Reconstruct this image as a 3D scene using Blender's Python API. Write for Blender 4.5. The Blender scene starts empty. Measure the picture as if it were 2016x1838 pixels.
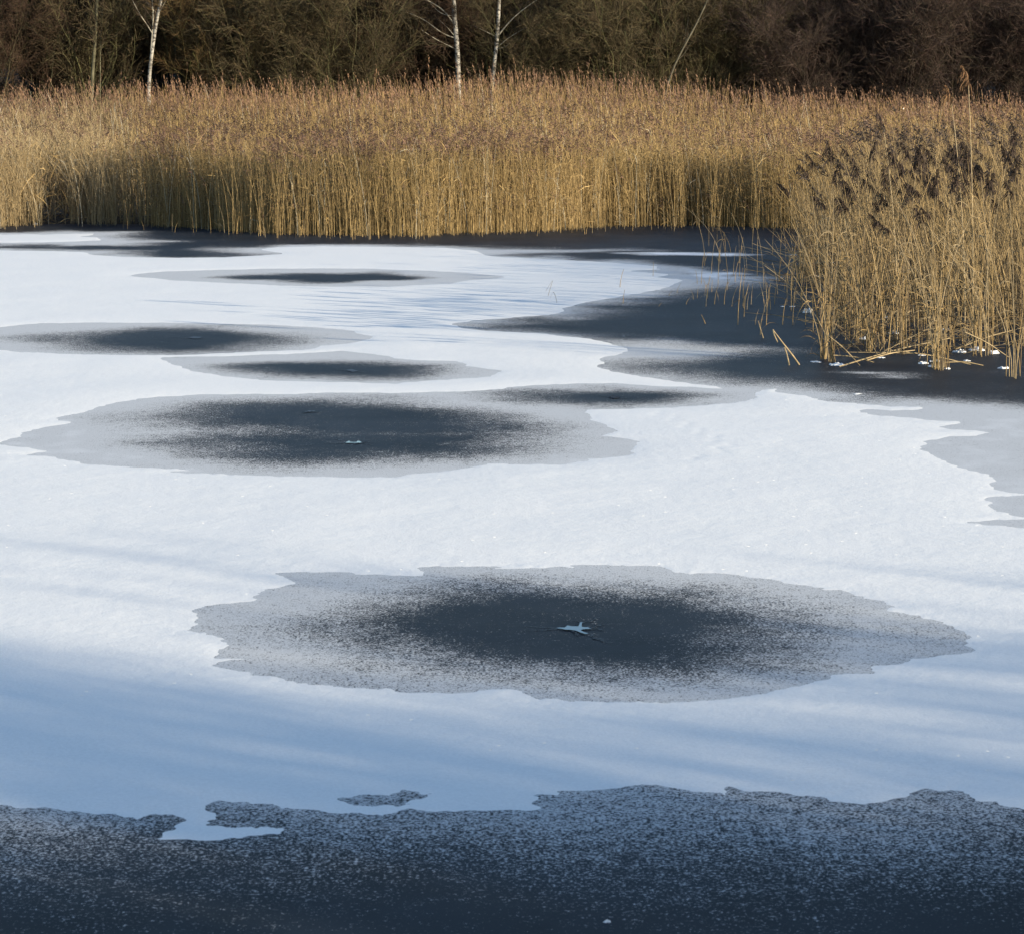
import bpy, math, random
import numpy as np
from mathutils import Vector

# ------------------------------------------------------------------ camera, sky, sun, exposure
SC = bpy.context.scene
COL = SC.collection
F = 5900.0; CX, CY = 1007.5, 919.0; HOR = 190.0; CAMH = 3.2     # focal length and horizon in units of a 2015 px wide picture
PITCH = math.atan((CY - HOR) / F)
cam_d = bpy.data.cameras.new('camera'); cam = bpy.data.objects.new('camera', cam_d); COL.objects.link(cam)
cam.location = (0, 0, CAMH); cam.rotation_euler = (math.pi/2 - PITCH, 0, 0)
cam_d.sensor_fit = 'HORIZONTAL'; cam_d.sensor_width = 36; cam_d.lens = 36*F/2015.0
cam_d.clip_end = 3000; cam_d.clip_start = 0.5
SC.camera = cam
cam_d.dof.use_dof = True; cam_d.dof.focus_distance = 45.0; cam_d.dof.aperture_fstop = 13.0
SUN_EL, SUN_AZ = math.radians(14.0), math.radians(125.0)          # azimuth clockwise from +Y: behind the camera, to its right
w = bpy.data.worlds.new('World'); SC.world = w; w.use_nodes = True
nt = w.node_tree; nt.nodes.clear()
sky = nt.nodes.new('ShaderNodeTexSky'); sky.sky_type = 'NISHITA'; sky.sun_disc = False
sky.sun_elevation = SUN_EL; sky.sun_rotation = SUN_AZ; sky.air_density = 1.0; sky.dust_density = 0.4; sky.ozone_density = 2.2
bg = nt.nodes.new('ShaderNodeBackground'); bg.inputs[1].default_value = 0.14
wo = nt.nodes.new('ShaderNodeOutputWorld')
nt.links.new(sky.outputs[0], bg.inputs[0]); nt.links.new(bg.outputs[0], wo.inputs[0])
sd = bpy.data.lights.new('sun', 'SUN'); sun = bpy.data.objects.new('sun', sd); COL.objects.link(sun)
sd.energy = 5.0; sd.angle = math.radians(0.5); sd.color = (1.0, 0.875, 0.66)
SDIR = Vector((math.sin(SUN_AZ)*math.cos(SUN_EL), math.cos(SUN_AZ)*math.cos(SUN_EL), math.sin(SUN_EL)))
sun.rotation_euler = SDIR.to_track_quat('Z', 'Y').to_euler(); sun.location = (30, -30, 20)
SC.view_settings.view_transform = 'Standard'; SC.view_settings.look = 'None'
SC.view_settings.exposure = 0.75; SC.view_settings.gamma = 1.0; SC.view_settings.use_curve_mapping = False

rng = np.random.default_rng(7)
cp, sp = math.cos(PITCH), math.sin(PITCH)
def ray(px, py):
    a, b = px - CX, -(py - CY)
    return np.array([a, F*cp + b*sp, -F*sp + b*cp])
def W(px, py, z=0.0):                      # point of the level z seen at picture point (px, py)
    r = ray(px, py); t = (z - CAMH)/r[2]
    return np.array([r[0]*t, r[1]*t, z])
def AT(px, py, D):                         # point at distance D seen at picture point
    r = ray(px, py); t = D/r[1]
    return np.array([r[0]*t, D, CAMH + r[2]*t])
def PX(x, y, z=0.0):                       # picture point of a place (arrays allowed)
    dz = z - CAMH
    fw = y*cp - dz*sp; up = y*sp + dz*cp
    return CX + F*x/fw, CY - F*up/fw

# ------------------------------------------------------------------ noise
def _h(ix, iy, seed):
    n = (ix.astype(np.int64)*374761393 + iy.astype(np.int64)*668265263 + seed*1274126177) & 0xffffffff
    n = ((n ^ (n >> 13))*1274126177) & 0xffffffff
    return ((n ^ (n >> 16)) & 0xffff)/65535.0
def vnoise(x, y, seed=0):
    ix, iy = np.floor(x), np.floor(y); fx, fy = x-ix, y-iy
    fx = fx*fx*(3-2*fx); fy = fy*fy*(3-2*fy)
    a = _h(ix, iy, seed); b = _h(ix+1, iy, seed); c = _h(ix, iy+1, seed); d = _h(ix+1, iy+1, seed)
    return (a+(b-a)*fx)*(1-fy) + (c+(d-c)*fx)*fy
def fbm(x, y, seed=0, o=4):
    s = 0; a = 0.5; t = 0
    for i in range(o):
        s = s + a*vnoise(x*2**i+17.3*i, y*2**i+5.1*i, seed+i); t += a; a *= 0.5
    return s/t*2-1
def sstep(a, b, x):
    t = np.clip((x-a)/(b-a), 0, 1); return t*t*(3-2*t)

# ------------------------------------------------------------------ mesh helpers
def mesh(name, V, Fc, mat, parent=None, colr=None, smooth=True, link=True, attrs=None):
    V = np.asarray(V, np.float32); Fc = np.asarray(Fc, np.int32)
    me = bpy.data.meshes.new(name)
    me.vertices.add(len(V)); me.vertices.foreach_set('co', V.ravel())
    k = Fc.shape[1]
    me.loops.add(Fc.size); me.loops.foreach_set('vertex_index', Fc.ravel())
    me.polygons.add(len(Fc)); me.polygons.foreach_set('loop_start', np.arange(0, Fc.size, k, dtype=np.int32))
    try: me.polygons.foreach_set('loop_total', np.full(len(Fc), k, np.int32))
    except Exception: pass
    me.update(calc_edges=True)
    if smooth: me.polygons.foreach_set('use_smooth', np.ones(len(Fc), bool))
    if colr is not None:
        a = me.color_attributes.new('Col', 'FLOAT_COLOR', 'POINT')
        c = np.ones((len(V), 4), np.float32); c[:, :3] = colr; a.data.foreach_set('color', c.ravel())
    for n_, v_ in (attrs or {}).items():
        a = me.attributes.new(n_, 'FLOAT', 'POINT'); a.data.foreach_set('value', np.asarray(v_, np.float32))
    me.materials.append(mat)
    if not link: return me
    o = bpy.data.objects.new(name, me); COL.objects.link(o)
    if parent is not None: o.parent = parent
    return o
def tag(o, label=None, cat=None, group=None, kind=None):
    if label: o['label'] = label
    if cat: o['category'] = cat
    if group: o['group'] = group
    if kind: o['kind'] = kind
    return o
def empty(name, loc, rz=0.0):
    o = bpy.data.objects.new(name, None); COL.objects.link(o); o.location = loc; o.rotation_euler = (0, 0, rz)
    o.empty_display_size = 0.2
    return o
def copy_tree(root):
    r = root.copy(); COL.objects.link(r)
    for c in root.children:
        d = c.copy(); COL.objects.link(d); d.parent = r
    return r
def norm(a): return a/np.maximum(np.linalg.norm(a, axis=-1, keepdims=True), 1e-9)
def tubes(P, R, sides=3):                  # P (n,K,3), R (n,K) -> verts, quads
    n, K, _ = P.shape
    T = norm(P[:, -1]-P[:, 0]); ref = np.where(np.abs(T[:, 2:3]) > 0.9, np.array([[1., 0, 0]]), np.array([[0, 0, 1.]]))
    A = norm(np.cross(T, ref)); B = np.cross(T, A)
    th = np.arange(sides)*2*np.pi/sides
    ring = A[:, None, None, :]*np.cos(th)[None, None, :, None] + B[:, None, None, :]*np.sin(th)[None, None, :, None]
    V = P[:, :, None, :] + ring*R[:, :, None, None]
    i = np.arange(n)[:, None, None]*K*sides; k = np.arange(K-1)[None, :, None]*sides; s = np.arange(sides)[None, None, :]; s2 = (s+1) % sides
    Q = np.stack([i+k+s, i+k+s2, i+k+sides+s2, i+k+sides+s], -1).reshape(-1, 4)
    return V.reshape(-1, 3), Q
def ribbons(P, Wd, side):                  # flat blades: P (n,K,3), width (n,K), side (n,3)
    n, K, _ = P.shape
    V = np.stack([P - side[:, None, :]*Wd[:, :, None]/2, P + side[:, None, :]*Wd[:, :, None]/2], 2)
    i = np.arange(n)[:, None]*K*2; k = np.arange(K-1)[None, :]*2
    Q = np.stack([i+k, i+k+1, i+k+3, i+k+2], -1).reshape(-1, 4)
    return V.reshape(-1, 3), Q
class Bag:
    def __init__(s): s.V = []; s.Q = []; s.C = []; s.n = 0
    def add(s, VQ, c):
        V, Q = VQ; s.V.append(V); s.Q.append(Q+s.n); s.n += len(V)
        c = np.asarray(c, float)
        if c.ndim == 1: c = np.tile(c, (len(V), 1))
        elif len(c) != len(V): c = np.repeat(c, len(V)//len(c), 0)
        s.C.append(c)
    def build(s, name, mat, parent=None):
        return mesh(name, np.concatenate(s.V), np.concatenate(s.Q), mat, parent, np.concatenate(s.C))

# ------------------------------------------------------------------ materials
def mat_new(name):
    m = bpy.data.materials.new(name); m.use_nodes = True
    t = m.node_tree; b = t.nodes['Principled BSDF']
    return m, t, b
def N(t, typ, **kw):
    n = t.nodes.new(typ)
    for k, v in kw.items():
        if k.startswith('i_'): n.inputs[int(k[2:])].default_value = v
        else: setattr(n, k, v)
    return n
def L(t, a, b): t.links.new(a, b)
def coords(t, scale=(1, 1, 1)):
    tc = N(t, 'ShaderNodeNewGeometry'); mp = N(t, 'ShaderNodeMapping'); mp.inputs['Scale'].default_value = scale
    L(t, tc.outputs['Position'], mp.inputs[0]); return mp.outputs[0]
def noise(t, co, sc, det=2, rough=0.5):
    n = N(t, 'ShaderNodeTexNoise'); n.inputs['Scale'].default_value = sc; n.inputs['Detail'].default_value = det
    n.inputs['Roughness'].default_value = rough; L(t, co, n.inputs['Vector']); return n.outputs['Fac']
def mrange(t, v, a, b, c=0., d=1., smooth=False):
    n = N(t, 'ShaderNodeMapRange'); n.clamp = True
    if smooth: n.interpolation_type = 'SMOOTHSTEP'
    for i, x in enumerate((a, b, c, d)):
        if hasattr(x, 'is_linked'): L(t, x, n.inputs[i+1])
        else: n.inputs[i+1].default_value = x
    L(t, v, n.inputs[0]); return n.outputs[0]
def mixc(t, f, a, b):
    n = N(t, 'ShaderNodeMix', data_type='RGBA')
    for x, i in ((f, 0), (a, 6), (b, 7)):
        if hasattr(x, 'is_linked'): L(t, x, n.inputs[i])
        else: n.inputs[i].default_value = x if i == 0 else (*x, 1)
    return n.outputs[2]
def math_(t, op, a, b=0.):
    n = N(t, 'ShaderNodeMath', operation=op)
    for i, x in enumerate((a, b)):
        if hasattr(x, 'is_linked'): L(t, x, n.inputs[i])
        else: n.inputs[i].default_value = x
    return n.outputs[0]
def bump(t, h, strength, dist, b):
    n = N(t, 'ShaderNodeBump'); n.inputs['Strength'].default_value = strength; n.inputs['Distance'].default_value = dist
    L(t, h, n.inputs['Height']); L(t, n.outputs[0], b.inputs['Normal']); return n

def m_attr(name, rough=0.8, var=0.35, sc=30., spec=0.3):       # the colour each stem was given, mottled
    m, t, b = mat_new(name)
    a = N(t, 'ShaderNodeAttribute', attribute_name='Col')
    tc = N(t, 'ShaderNodeTexCoord')
    n = noise(t, tc.outputs['Object'], sc, 2)
    k = mrange(t, n, 0.3, 0.7, 1-var, 1+var)
    v = N(t, 'ShaderNodeVectorMath', operation='SCALE'); L(t, a.outputs['Color'], v.inputs[0]); L(t, k, v.inputs['Scale'])
    L(t, v.outputs[0], b.inputs['Base Color']); b.inputs['Roughness'].default_value = rough
    b.inputs['Specular IOR Level'].default_value = spec
    return m
M_REED = m_attr('dry_reed', 0.65, 0.25, 12., 0.3)
M_PLUME = m_attr('reed_plume', 0.95, 0.3, 60., 0.1)
M_TWIG = m_attr('twig_bark', 0.9, 0.3, 6., 0.15)

# birch bark: white with dark cross marks and a dark rough foot
M_BIRCH, t, b = mat_new('birch_bark')
tc = N(t, 'ShaderNodeTexCoord'); mp = N(t, 'ShaderNodeMapping'); mp.inputs['Scale'].default_value = (5, 5, 9); L(t, tc.outputs['Object'], mp.inputs[0])
n1 = noise(t, mp.outputs[0], 1.6, 3, 0.6)
mk = mrange(t, n1, 0.50, 0.57)
n2 = noise(t, tc.outputs['Object'], 3.0, 3)
sep = N(t, 'ShaderNodeSeparateXYZ'); L(t, tc.outputs['Object'], sep.inputs[0])
foot = mrange(t, math_(t, 'ADD', sep.outputs[2], math_(t, 'MULTIPLY', n2, 1.2)), 0.4, 1.9, 1., 0.)
c = mixc(t, mrange(t, n2, 0.35, 0.65), (0.22, 0.20, 0.17), (0.40, 0.37, 0.32))
c = mixc(t, mk, c, (0.06, 0.05, 0.04)); c = mixc(t, math_(t, 'MULTIPLY', foot, 0.55), c, (0.09, 0.085, 0.05))
L(t, c, b.inputs['Base Color']); b.inputs['Roughness'].default_value = 0.75
bump(t, n1, 0.5, 0.02, b)

# snow
M_SNOW, t, b = mat_new('snow')
co = coords(t)
nf = noise(t, co, 55., 3, 0.7); nm = noise(t, co, 9., 3, 0.6); nl = noise(t, co, 1.1, 3, 0.55)
c = mixc(t, mrange(t, nf, 0.3, 0.7), (0.78, 0.77, 0.75), (0.905, 0.89, 0.865))
c = mixc(t, mrange(t, nl, 0.35, 0.7, 0., 0.35), c, (0.81, 0.81, 0.805))
L(t, c, b.inputs['Base Color']); b.inputs['Roughness'].default_value = 0.7; b.inputs['Specular IOR Level'].default_value = 0.2
hh = math_(t, 'ADD', math_(t, 'MULTIPLY', nf, 0.003), math_(t, 'MULTIPLY', nm, 0.006))
bp = N(t, 'ShaderNodeBump'); bp.inputs['Strength'].default_value = 0.75; bp.inputs['Distance'].default_value = 1.0; L(t, hh, bp.inputs['Height'])
vo = N(t, 'ShaderNodeTexVoronoi', voronoi_dimensions='2D'); vo.inputs['Scale'].default_value = 22.; L(t, co, vo.inputs['Vector'])   # rare ice flakes that face the sun
wn = N(t, 'ShaderNodeTexWhiteNoise', noise_dimensions='3D'); L(t, vo.outputs['Position'], wn.inputs['Vector'])
fl = math_(t, 'MULTIPLY', math_(t, 'GREATER_THAN', wn.outputs['Value'], 0.997), math_(t, 'LESS_THAN', vo.outputs['Distance'], 0.22))
mx = N(t, 'ShaderNodeMix', data_type='VECTOR'); L(t, fl, mx.inputs[0]); L(t, bp.outputs[0], mx.inputs[4]); mx.inputs[5].default_value = tuple((SDIR+Vector((0, 0, 0.9))).normalized())
L(t, mx.outputs[1], b.inputs['Normal'])

# bare ice with frost flecks; attribute «frost» is how much of the ice they cover
M_ICE, t, b = mat_new('frosted_ice')
co = coords(t, (1, .8, 1))
fr = N(t, 'ShaderNodeAttribute', attribute_name='frost').outputs['Fac']
f1 = noise(t, co, 60., 3, 0.7); f2 = noise(t, co, 9., 3, 0.6); f3 = noise(t, co, 0.9, 4, 0.6)
f4 = noise(t, co, 19., 3, 0.6)
f = math_(t, 'ADD', math_(t, 'ADD', math_(t, 'MULTIPLY', f1, 0.68), math_(t, 'MULTIPLY', f4, 0.20)), math_(t, 'MULTIPLY', f2, 0.12))
fr2 = math_(t, 'ADD', fr, math_(t, 'MULTIPLY', math_(t, 'SUBTRACT', f3, 0.5), 0.35))
thr = mrange(t, fr2, 0., 1., 0.665, 0.375)
msk = mrange(t, f, math_(t, 'SUBTRACT', thr, 0.05), math_(t, 'ADD', thr, 0.05))
icec = mixc(t, mrange(t, noise(t, co, 0.8, 6, 0.7), 0.32, 0.68), (0.010, 0.0145, 0.021), (0.024, 0.031, 0.042))
grain = noise(t, co, 90., 2, 0.6)
frc = mixc(t, mrange(t, grain, 0.3, 0.7), (0.46, 0.47, 0.48), (0.66, 0.67, 0.68))
frc = mixc(t, mrange(t, fr, 1.0, 1.25), frc, (0.80, 0.81, 0.83))
L(t, mixc(t, msk, icec, frc), b.inputs['Base Color'])
L(t, mrange(t, msk, 0., 1., 0.42, 0.9), b.inputs['Roughness']); b.inputs['IOR'].default_value = 1.31
b.inputs['Specular IOR Level'].default_value = 0.03
bump(t, math_(t, 'ADD', math_(t, 'MULTIPLY', msk, 0.003), math_(t, 'MULTIPLY', grain, 0.0012)), 0.6, 1.0, b)

M_WATER, t, b = mat_new('open_water')
b.inputs['Base Color'].default_value = (0.02, 0.035, 0.05, 1); b.inputs['Roughness'].default_value = 0.04; b.inputs['IOR'].default_value = 1.33; b.inputs['Specular Tint'].default_value = (.10, .18, .32, 1); b.inputs['Specular IOR Level'].default_value = 0.22
L(t, mixc(t, noise(t, coords(t), 5., 2), (0.015, 0.05, 0.10), (0.02, 0.06, 0.12)), b.inputs['Base Color'])
M_CRACK, t, b = mat_new('wet_crack')
b.inputs['Roughness'].default_value = 0.5
L(t, mixc(t, noise(t, coords(t), 30., 2), (0.006, 0.008, 0.011), (0.02, 0.024, 0.03)), b.inputs['Base Color'])

# land: leaf litter with lying snow
M_LAND, t, b = mat_new('woodland_floor')
co = coords(t)
a1 = noise(t, co, 6., 4, 0.7); a2 = noise(t, co, 0.55, 4, 0.6)
c = mixc(t, mrange(t, a1, 0.3, 0.7), (0.018, 0.013, 0.009), (0.050, 0.035, 0.022))
sa = N(t, 'ShaderNodeAttribute', attribute_name='snowy').outputs['Fac']
sm = mrange(t, math_(t, 'ADD', math_(t, 'ADD', math_(t, 'MULTIPLY', a1, 0.45), math_(t, 'MULTIPLY', a2, 0.55)), math_(t, 'MULTIPLY', sa, 0.5)), 0.72, 0.80)
L(t, mixc(t, sm, c, (0.78, 0.80, 0.83)), b.inputs['Base Color']); b.inputs['Roughness'].default_value = 0.95
bump(t, a1, 0.8, 0.06, b)

# ------------------------------------------------------------------ the pond: outlines of the bare places, as points on the ice
def WP(pts): return np.array([W(x, y)[:2] for x, y in pts])
P1 = WP([(375,1240),(397,1215),(390,1200),(430,1190),(490,1183),(500,1166),(540,1160),(582,1147),(562,1131),(640,1128),(740,1133),(820,1135),(852,1128),(822,1115),(870,1112),(960,1117),(1100,1117),(1160,1127),(1130,1113),(1200,1113),(1290,1118),(1350,1130),(1385,1138),(1365,1130),(1400,1125),(1480,1137),(1560,1148),(1640,1160),(1690,1178),(1740,1188),(1745,1203),(1800,1210),(1850,1225),(1880,1240),(1908,1252),(1880,1262),(1900,1281),(1830,1285),(1790,1290),(1770,1308),(1700,1310),(1715,1330),(1640,1330),(1590,1345),(1490,1362),(1380,1373),(1250,1375),(1180,1380),(1100,1375),(1060,1370),(1010,1357),(900,1357),(760,1350),(650,1345),(560,1340),(480,1325),(425,1310),(460,1302),(520,1303),(480,1296),(440,1295),(470,1272),(450,1255),(400,1243)])
C1 = WP([(700,1232),(760,1205),(830,1185),(930,1170),(1060,1163),(1200,1166),(1310,1178),(1390,1192),(1470,1210),(1500,1235),(1475,1258),(1420,1280),(1330,1298),(1220,1308),(1100,1308),(980,1300),(880,1285),(800,1265),(740,1250)])
P3 = WP([(-150,668),(-70,650),(0,645),(74,638),(198,636),(395,637),(543,641),(642,646),(691,653),(728,664),(691,675),(617,684),(592,689),(469,694),(346,699),(198,698),(50,693),(0,689),(-90,682)])
C3 = WP([(120,668),(180,656),(280,650),(400,649),(500,654),(565,665),(520,678),(430,686),(320,690),(220,686),(160,680)])
P4 = WP([(316,704),(440,702),(560,699),(640,694),(676,692),(740,700),(799,709),(888,712),(913,721),(982,729),(967,741),(864,747),(789,754),(617,752),(518,749),(419,739),(385,732),(345,717)])
C4 = WP([(480,722),(540,714),(640,711),(740,715),(800,724),(838,733),(780,740),(680,743),(580,740),(520,733)])
P5 = WP([(247,544),(271,540),(321,536),(405,533),(494,531),(617,529),(716,530),(790,533),(888,536),(938,541),(990,545),(967,550),(913,553),(888,559),(740,565),(592,564),(494,560),(419,556),(355,553),(296,548)])
C5 = WP([(455,547),(520,541),(640,538),(760,539),(840,547),(780,553),(640,556),(530,553)])
PR = WP([(-2500,497),(-400,492),(0,493),(64,494),(168,497),(175,501),(237,506),(345,508),(444,507),(518,503),(556,500),(523,495),(510,491),(543,487),(642,485),(790,487),(888,489),(939,494),(954,501),(973,506),(1048,509),(1143,514),(1218,518),(1294,525),(1300,531),(1240,534),(1330,541),(1300,546),(1345,552),(1332,563),(1275,576),(1218,587),(1158,595),(1120,604),(1113,616),(1029,625),(935,633),(889,638),(908,646),(973,652),(1067,657),(1162,667),(1207,676),(1230,683),(1245,692),(1211,699),(1188,706),(1196,714),(1181,721),(1192,727),(1237,737),(1313,748),(1388,759),(1449,766),
  (1380,765),(1294,761),(1220,756),(1143,756),(1048,760),(973,767),(878,773),(800,776),(650,775),(520,776),(400,778),(300,783),(240,790),(180,808),(112,828),(152,829),(100,842),(60,852),(5,873),(59,881),(104,890),(64,896),(118,901),(168,914),(247,918),(345,921),(412,924),(350,928),(420,932),(592,936),(780,939),(878,925),(954,912),(1090,912),(1180,901),(1241,891),(1238,880),(1260,871),(1218,863),(1180,857),(1203,848),(1160,830),(1142,820),(1150,806),(1256,803),(1370,800),(1456,791),(1490,780),(1483,767),(1535,764),(1528,771),(1588,777),(1609,787),(1678,794),(1741,799),(1814,800),(1826,804),(1805,808),(1760,809),(1700,807),(1698,812),(1770,819),(1810,824),(1890,830),(1891,835),(1859,839),(1877,843),(1943,849),(1932,858),(1876,860),(1823,868),(1832,873),(1814,881),(1841,899),(1888,914),(1921,926),(1955,937),(1976,946),(1961,955),(1979,967),(2040,972),(2030,978),(1950,981),(1960,992),(1975,1004),(2015,1015),(2080,1020),(1990,1024),(1921,1027),(1970,1034),(2080,1042),(2200,1030),(2400,960),(2500,900),(2700,860),(4500,850),(4500,400),(-2500,400)])
C2 = WP([(370,822),(440,804),(520,794),(640,789),(800,796),(900,810),(955,822),(1000,842),(930,862),(800,864),(640,860),(540,850),(500,842),(400,836)])
C2c = WP([(390,870),(480,858),(620,851),(800,848),(930,850),(1010,858),(1000,874),(940,885),(830,897),(700,904),(560,901),(450,890)])
C2b = WP([(1035,779),(1100,770),(1200,766),(1290,770),(1350,780),(1290,789),(1200,793),(1100,789)])
CF = WP([(-2500,410),(4500,410),(4500,800),(2015,795),(1899,786),(1788,781),(1700,778),(1634,762),(1520,750),(1407,742),(1324,731),(1290,718),(1350,708),(1440,703),(1483,690),(1407,681),(1313,671),(1218,659),(1105,652),(988,646),(980,638),(1048,633),(1143,625),(1215,614),(1188,607),(1237,603),(1294,591),(1350,581),(1407,573),(1483,563),(1540,554),(1500,545),(1440,535),(1350,523),(1300,516),(1200,510),(1100,507),(1020,503),(1080,498),(1180,497),(1300,494),(1250,490),(1100,491),(1000,489),(900,485),(780,483),(640,481),(530,482),(460,488),(420,494),(480,502),(400,506),(300,505),(240,501),(260,493),(150,491),(0,490),(-400,489),(-400,485),(0,485),(150,486),(300,484),(330,476),(300,468),(280,458),(150,455),(0,458),(-400,462)])
C7 = WP([(1990,894),(2030,884),(2150,876),(2300,890),(2250,915),(2100,935),(2000,925)])
P8 = WP([(-2500,1570),(-300,1580),(0,1590),(65,1587),(140,1595),(215,1602),(250,1615),(280,1616),(310,1605),(350,1604),(367,1610),(340,1622),(330,1635),(320,1650),(350,1655),(425,1655),(500,1647),(550,1641),(567,1634),(540,1625),(490,1622),(432,1620),(465,1607),(432,1590),(425,1581),(475,1580),(530,1582),(590,1590),(649,1597),(699,1597),(749,1607),(784,1611),(756,1598),(779,1590),(839,1595),(899,1597),(1000,1594),(1050,1590),(1087,1582),(1059,1568),(1107,1560),(1207,1557),(1267,1555),(1332,1566),(1397,1569),(1442,1565),(1437,1557),(1507,1556),(1606,1560),(1646,1572),(1706,1577),(1736,1572),(1776,1560),(1806,1552),(1866,1554),(1906,1572),(1956,1582),(2014,1595),(2150,1600),(2300,1572),(2480,1590),(2700,1560),(2950,1600),(3300,1570),(3700,1595),(4500,1560),(4500,4500),(-2500,4500)])
P9 = WP([(679,1571),(739,1560),(769,1555),(816,1560),(799,1567),(749,1575)])
S1 = WP([(-500,470),(-300,463),(0,463),(74,462),(148,462),(212,468),(218,471),(188,476),(99,479),(0,480),(-300,478)])
S2 = WP([(1235,499),(1330,496),(1430,498),(1495,502),(1420,505),(1300,502)])
S4 = WP([(1340,530),(1430,538),(1480,546),(1420,549),(1360,545)])
S5 = WP([(1590,502),(1640,500),(1700,503),(1640,506)])
S3 = WP([(1660,741),(1720,738),(1790,741),(1740,746)])

def sdf(X, Y, P):                           # distance to the outline, negative inside
    n = len(P); d2 = np.full(X.shape, 1e18, np.float32); ins = np.zeros(X.shape, bool)
    for i in range(n):
        ax, ay = P[i]; bx, by = P[(i+1) % n]; ex, ey = bx-ax, by-ay
        wx, wy = X-ax, Y-ay
        tt = np.clip((wx*ex+wy*ey)/(ex*ex+ey*ey+1e-12), 0, 1)
        dx, dy = wx-ex*tt, wy-ey*tt
        np.minimum(d2, dx*dx+dy*dy, out=d2)
        c1 = (ay > Y) != (by > Y)
        with np.errstate(divide='ignore', invalid='ignore'):
            c2 = X < (bx-ax)*(Y-ay)/(by-ay+1e-20)+ax
        ins ^= (c1 & c2)
    d = np.sqrt(d2); return np.where(ins, -d, d)
def sdf_near(X, Y, P, pad=3.0):             # only evaluated round the outline
    lo, hi = P.min(0)-pad, P.max(0)+pad
    m = (X > lo[0]) & (X < hi[0]) & (Y > lo[1]) & (Y < hi[1])
    r = np.full(X.shape, pad, np.float32)
    if m.any(): r[m] = np.minimum(sdf(X[m], Y[m], P), pad)
    return r

def pond_fields(X, Y):
    wx = X + 0.10*fbm(X*2.2, Y*2.2, 3, 5) + 0.045*fbm(X*11, Y*11, 9, 4)
    wy = Y + 0.16*fbm(X*2.0, Y*2.0, 5, 5) + 0.07*fbm(X*9, Y*9, 11, 4)
    near = np.clip(Y/30., .6, 2.0)
    wx2 = X + 0.42*near*fbm(X*0.9, Y*0.9, 21, 4); wy2 = Y + 0.5*near*fbm(X*0.9, Y*0.9, 23, 4)
    s = sdf_near(wx, wy, PR, 1e3)
    for P in (P1, P3, P4, P5, P8, P9): s = np.minimum(s, sdf_near(wx, wy, P, 1e3 if P is P8 else 4.0))
    s = np.maximum(s, -sdf_near(wx2, wy2, S1))
    d = np.full(X.shape, 1e3, np.float32)
    for P, wd in ((C1, .42), (C2, .75), (C2c, .75), (C2b, .55), (C3, .75), (C4, .55), (C5, .5), (CF, .75)):
        d = np.minimum(d, (sdf(wx2, wy2, P) if P is CF else sdf_near(wx2, wy2, P, 3.0))/wd)
    fr = np.clip(0.42 + 0.36*d, 0.10, 1.0)
    fr = np.where(d > 0, np.clip(0.42 + np.interp(Y, [18, 26], [.23, .40])*d, 0, 1), fr) + 0.10*fbm(X*5, Y*3, 33, 3)*(Y < 30)
    for P, a_ in ((S1, 1.05), (S2, 1.3), (S3, .8), (S4, 1.3), (S5, 1.2)):
        e = sdf_near(X*1.0+.9*fbm(X*.5, Y*1.3, 27, 4), Y+.9*fbm(X*.5, Y*1.3, 29, 4), P)
        fr = np.maximum(fr, a_*sstep(.55, -.35, e) + .12*fbm(X*.6, Y*2.2, 35, 4)*(e < .5))
    fr = np.minimum(fr, np.interp(Y, [18, 32], [.80, 1.4]))
    nb = sstep(14.6, 14.2, Y)               # the near margin: flecks thin out towards the bank
    fn = np.interp(Y, [9.0, 10.8, 11.4, 12.2, 13.0, 13.9], [0.0, 0.05, 0.15, 0.34, 0.52, 0.68]) + 0.10*fbm(X*.8, Y*.8, 31, 3)
    fr = fr*(1-nb)+fn*nb
    return s, fr

ys = np.concatenate([np.arange(398, 1960, 1.9), np.linspace(1990, 3400, 24)])
rows = np.array([W(CX, y)[1] for y in ys])
sc = np.concatenate([np.linspace(-1.6, -0.21, 22)[:-1], np.linspace(-0.21, 0.21, 1180), np.linspace(0.21, 1.6, 22)[1:]])
nr, nc = len(rows), len(sc)
GX = (rows[:, None]*sc[None, :]).astype(np.float32); GY = np.repeat(rows[:, None], nc, 1).astype(np.float32)
Ssn, FR = pond_fields(GX, GY)
idx = np.arange(nr*nc).reshape(nr, nc)
Q = np.stack([idx[1:, :-1], idx[1:, 1:], idx[:-1, 1:], idx[:-1, :-1]], -1).reshape(-1, 4)
V = np.stack([GX, GY, np.zeros_like(GX)], -1).reshape(-1, 3)
tag(mesh('ice', V, Q, M_ICE, attrs={'frost': FR.ravel()}, smooth=True), kind='structure', label='dark bare ice of the frozen pond with white frost flecks', cat='ice')
s = Ssn
T = 0.009
z = np.where(s > 0, -0.002 + T*(1-np.exp(-s/0.14)), -0.002 + np.maximum(s, -0.3)*0.05)
rim = np.exp(-((s-0.22)/0.13)**2)*(0.5+0.5*fbm(GX*1.1, GY*1.1, 41, 3))
und = fbm(GX*0.7, GY*0.7, 43, 4)*0.012 + fbm(GX*3.1, GY*3.1, 47, 3)*0.003
trk = np.zeros_like(GX)
for pl_ in ([(1290,812),(1330,830),(1365,848),(1430,880),(1400,898),(1340,908)],):
    w_ = np.array([W(*p_)[:2] for p_ in pl_]); sg_ = np.r_[0, np.cumsum(np.linalg.norm(np.diff(w_, axis=0), axis=1))]
    for q_, u_ in enumerate(np.arange(0, sg_[-1], .30)):
        x0_, y0_ = np.interp(u_, sg_, w_[:, 0])+.05*(-1)**q_, np.interp(u_, sg_, w_[:, 1])
        m_ = (np.abs(GX-x0_) < .3) & (np.abs(GY-y0_) < .4)
        trk[m_] += np.exp(-(((GX[m_]-x0_)/.055)**2+((GY[m_]-y0_)/.09)**2))
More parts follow.
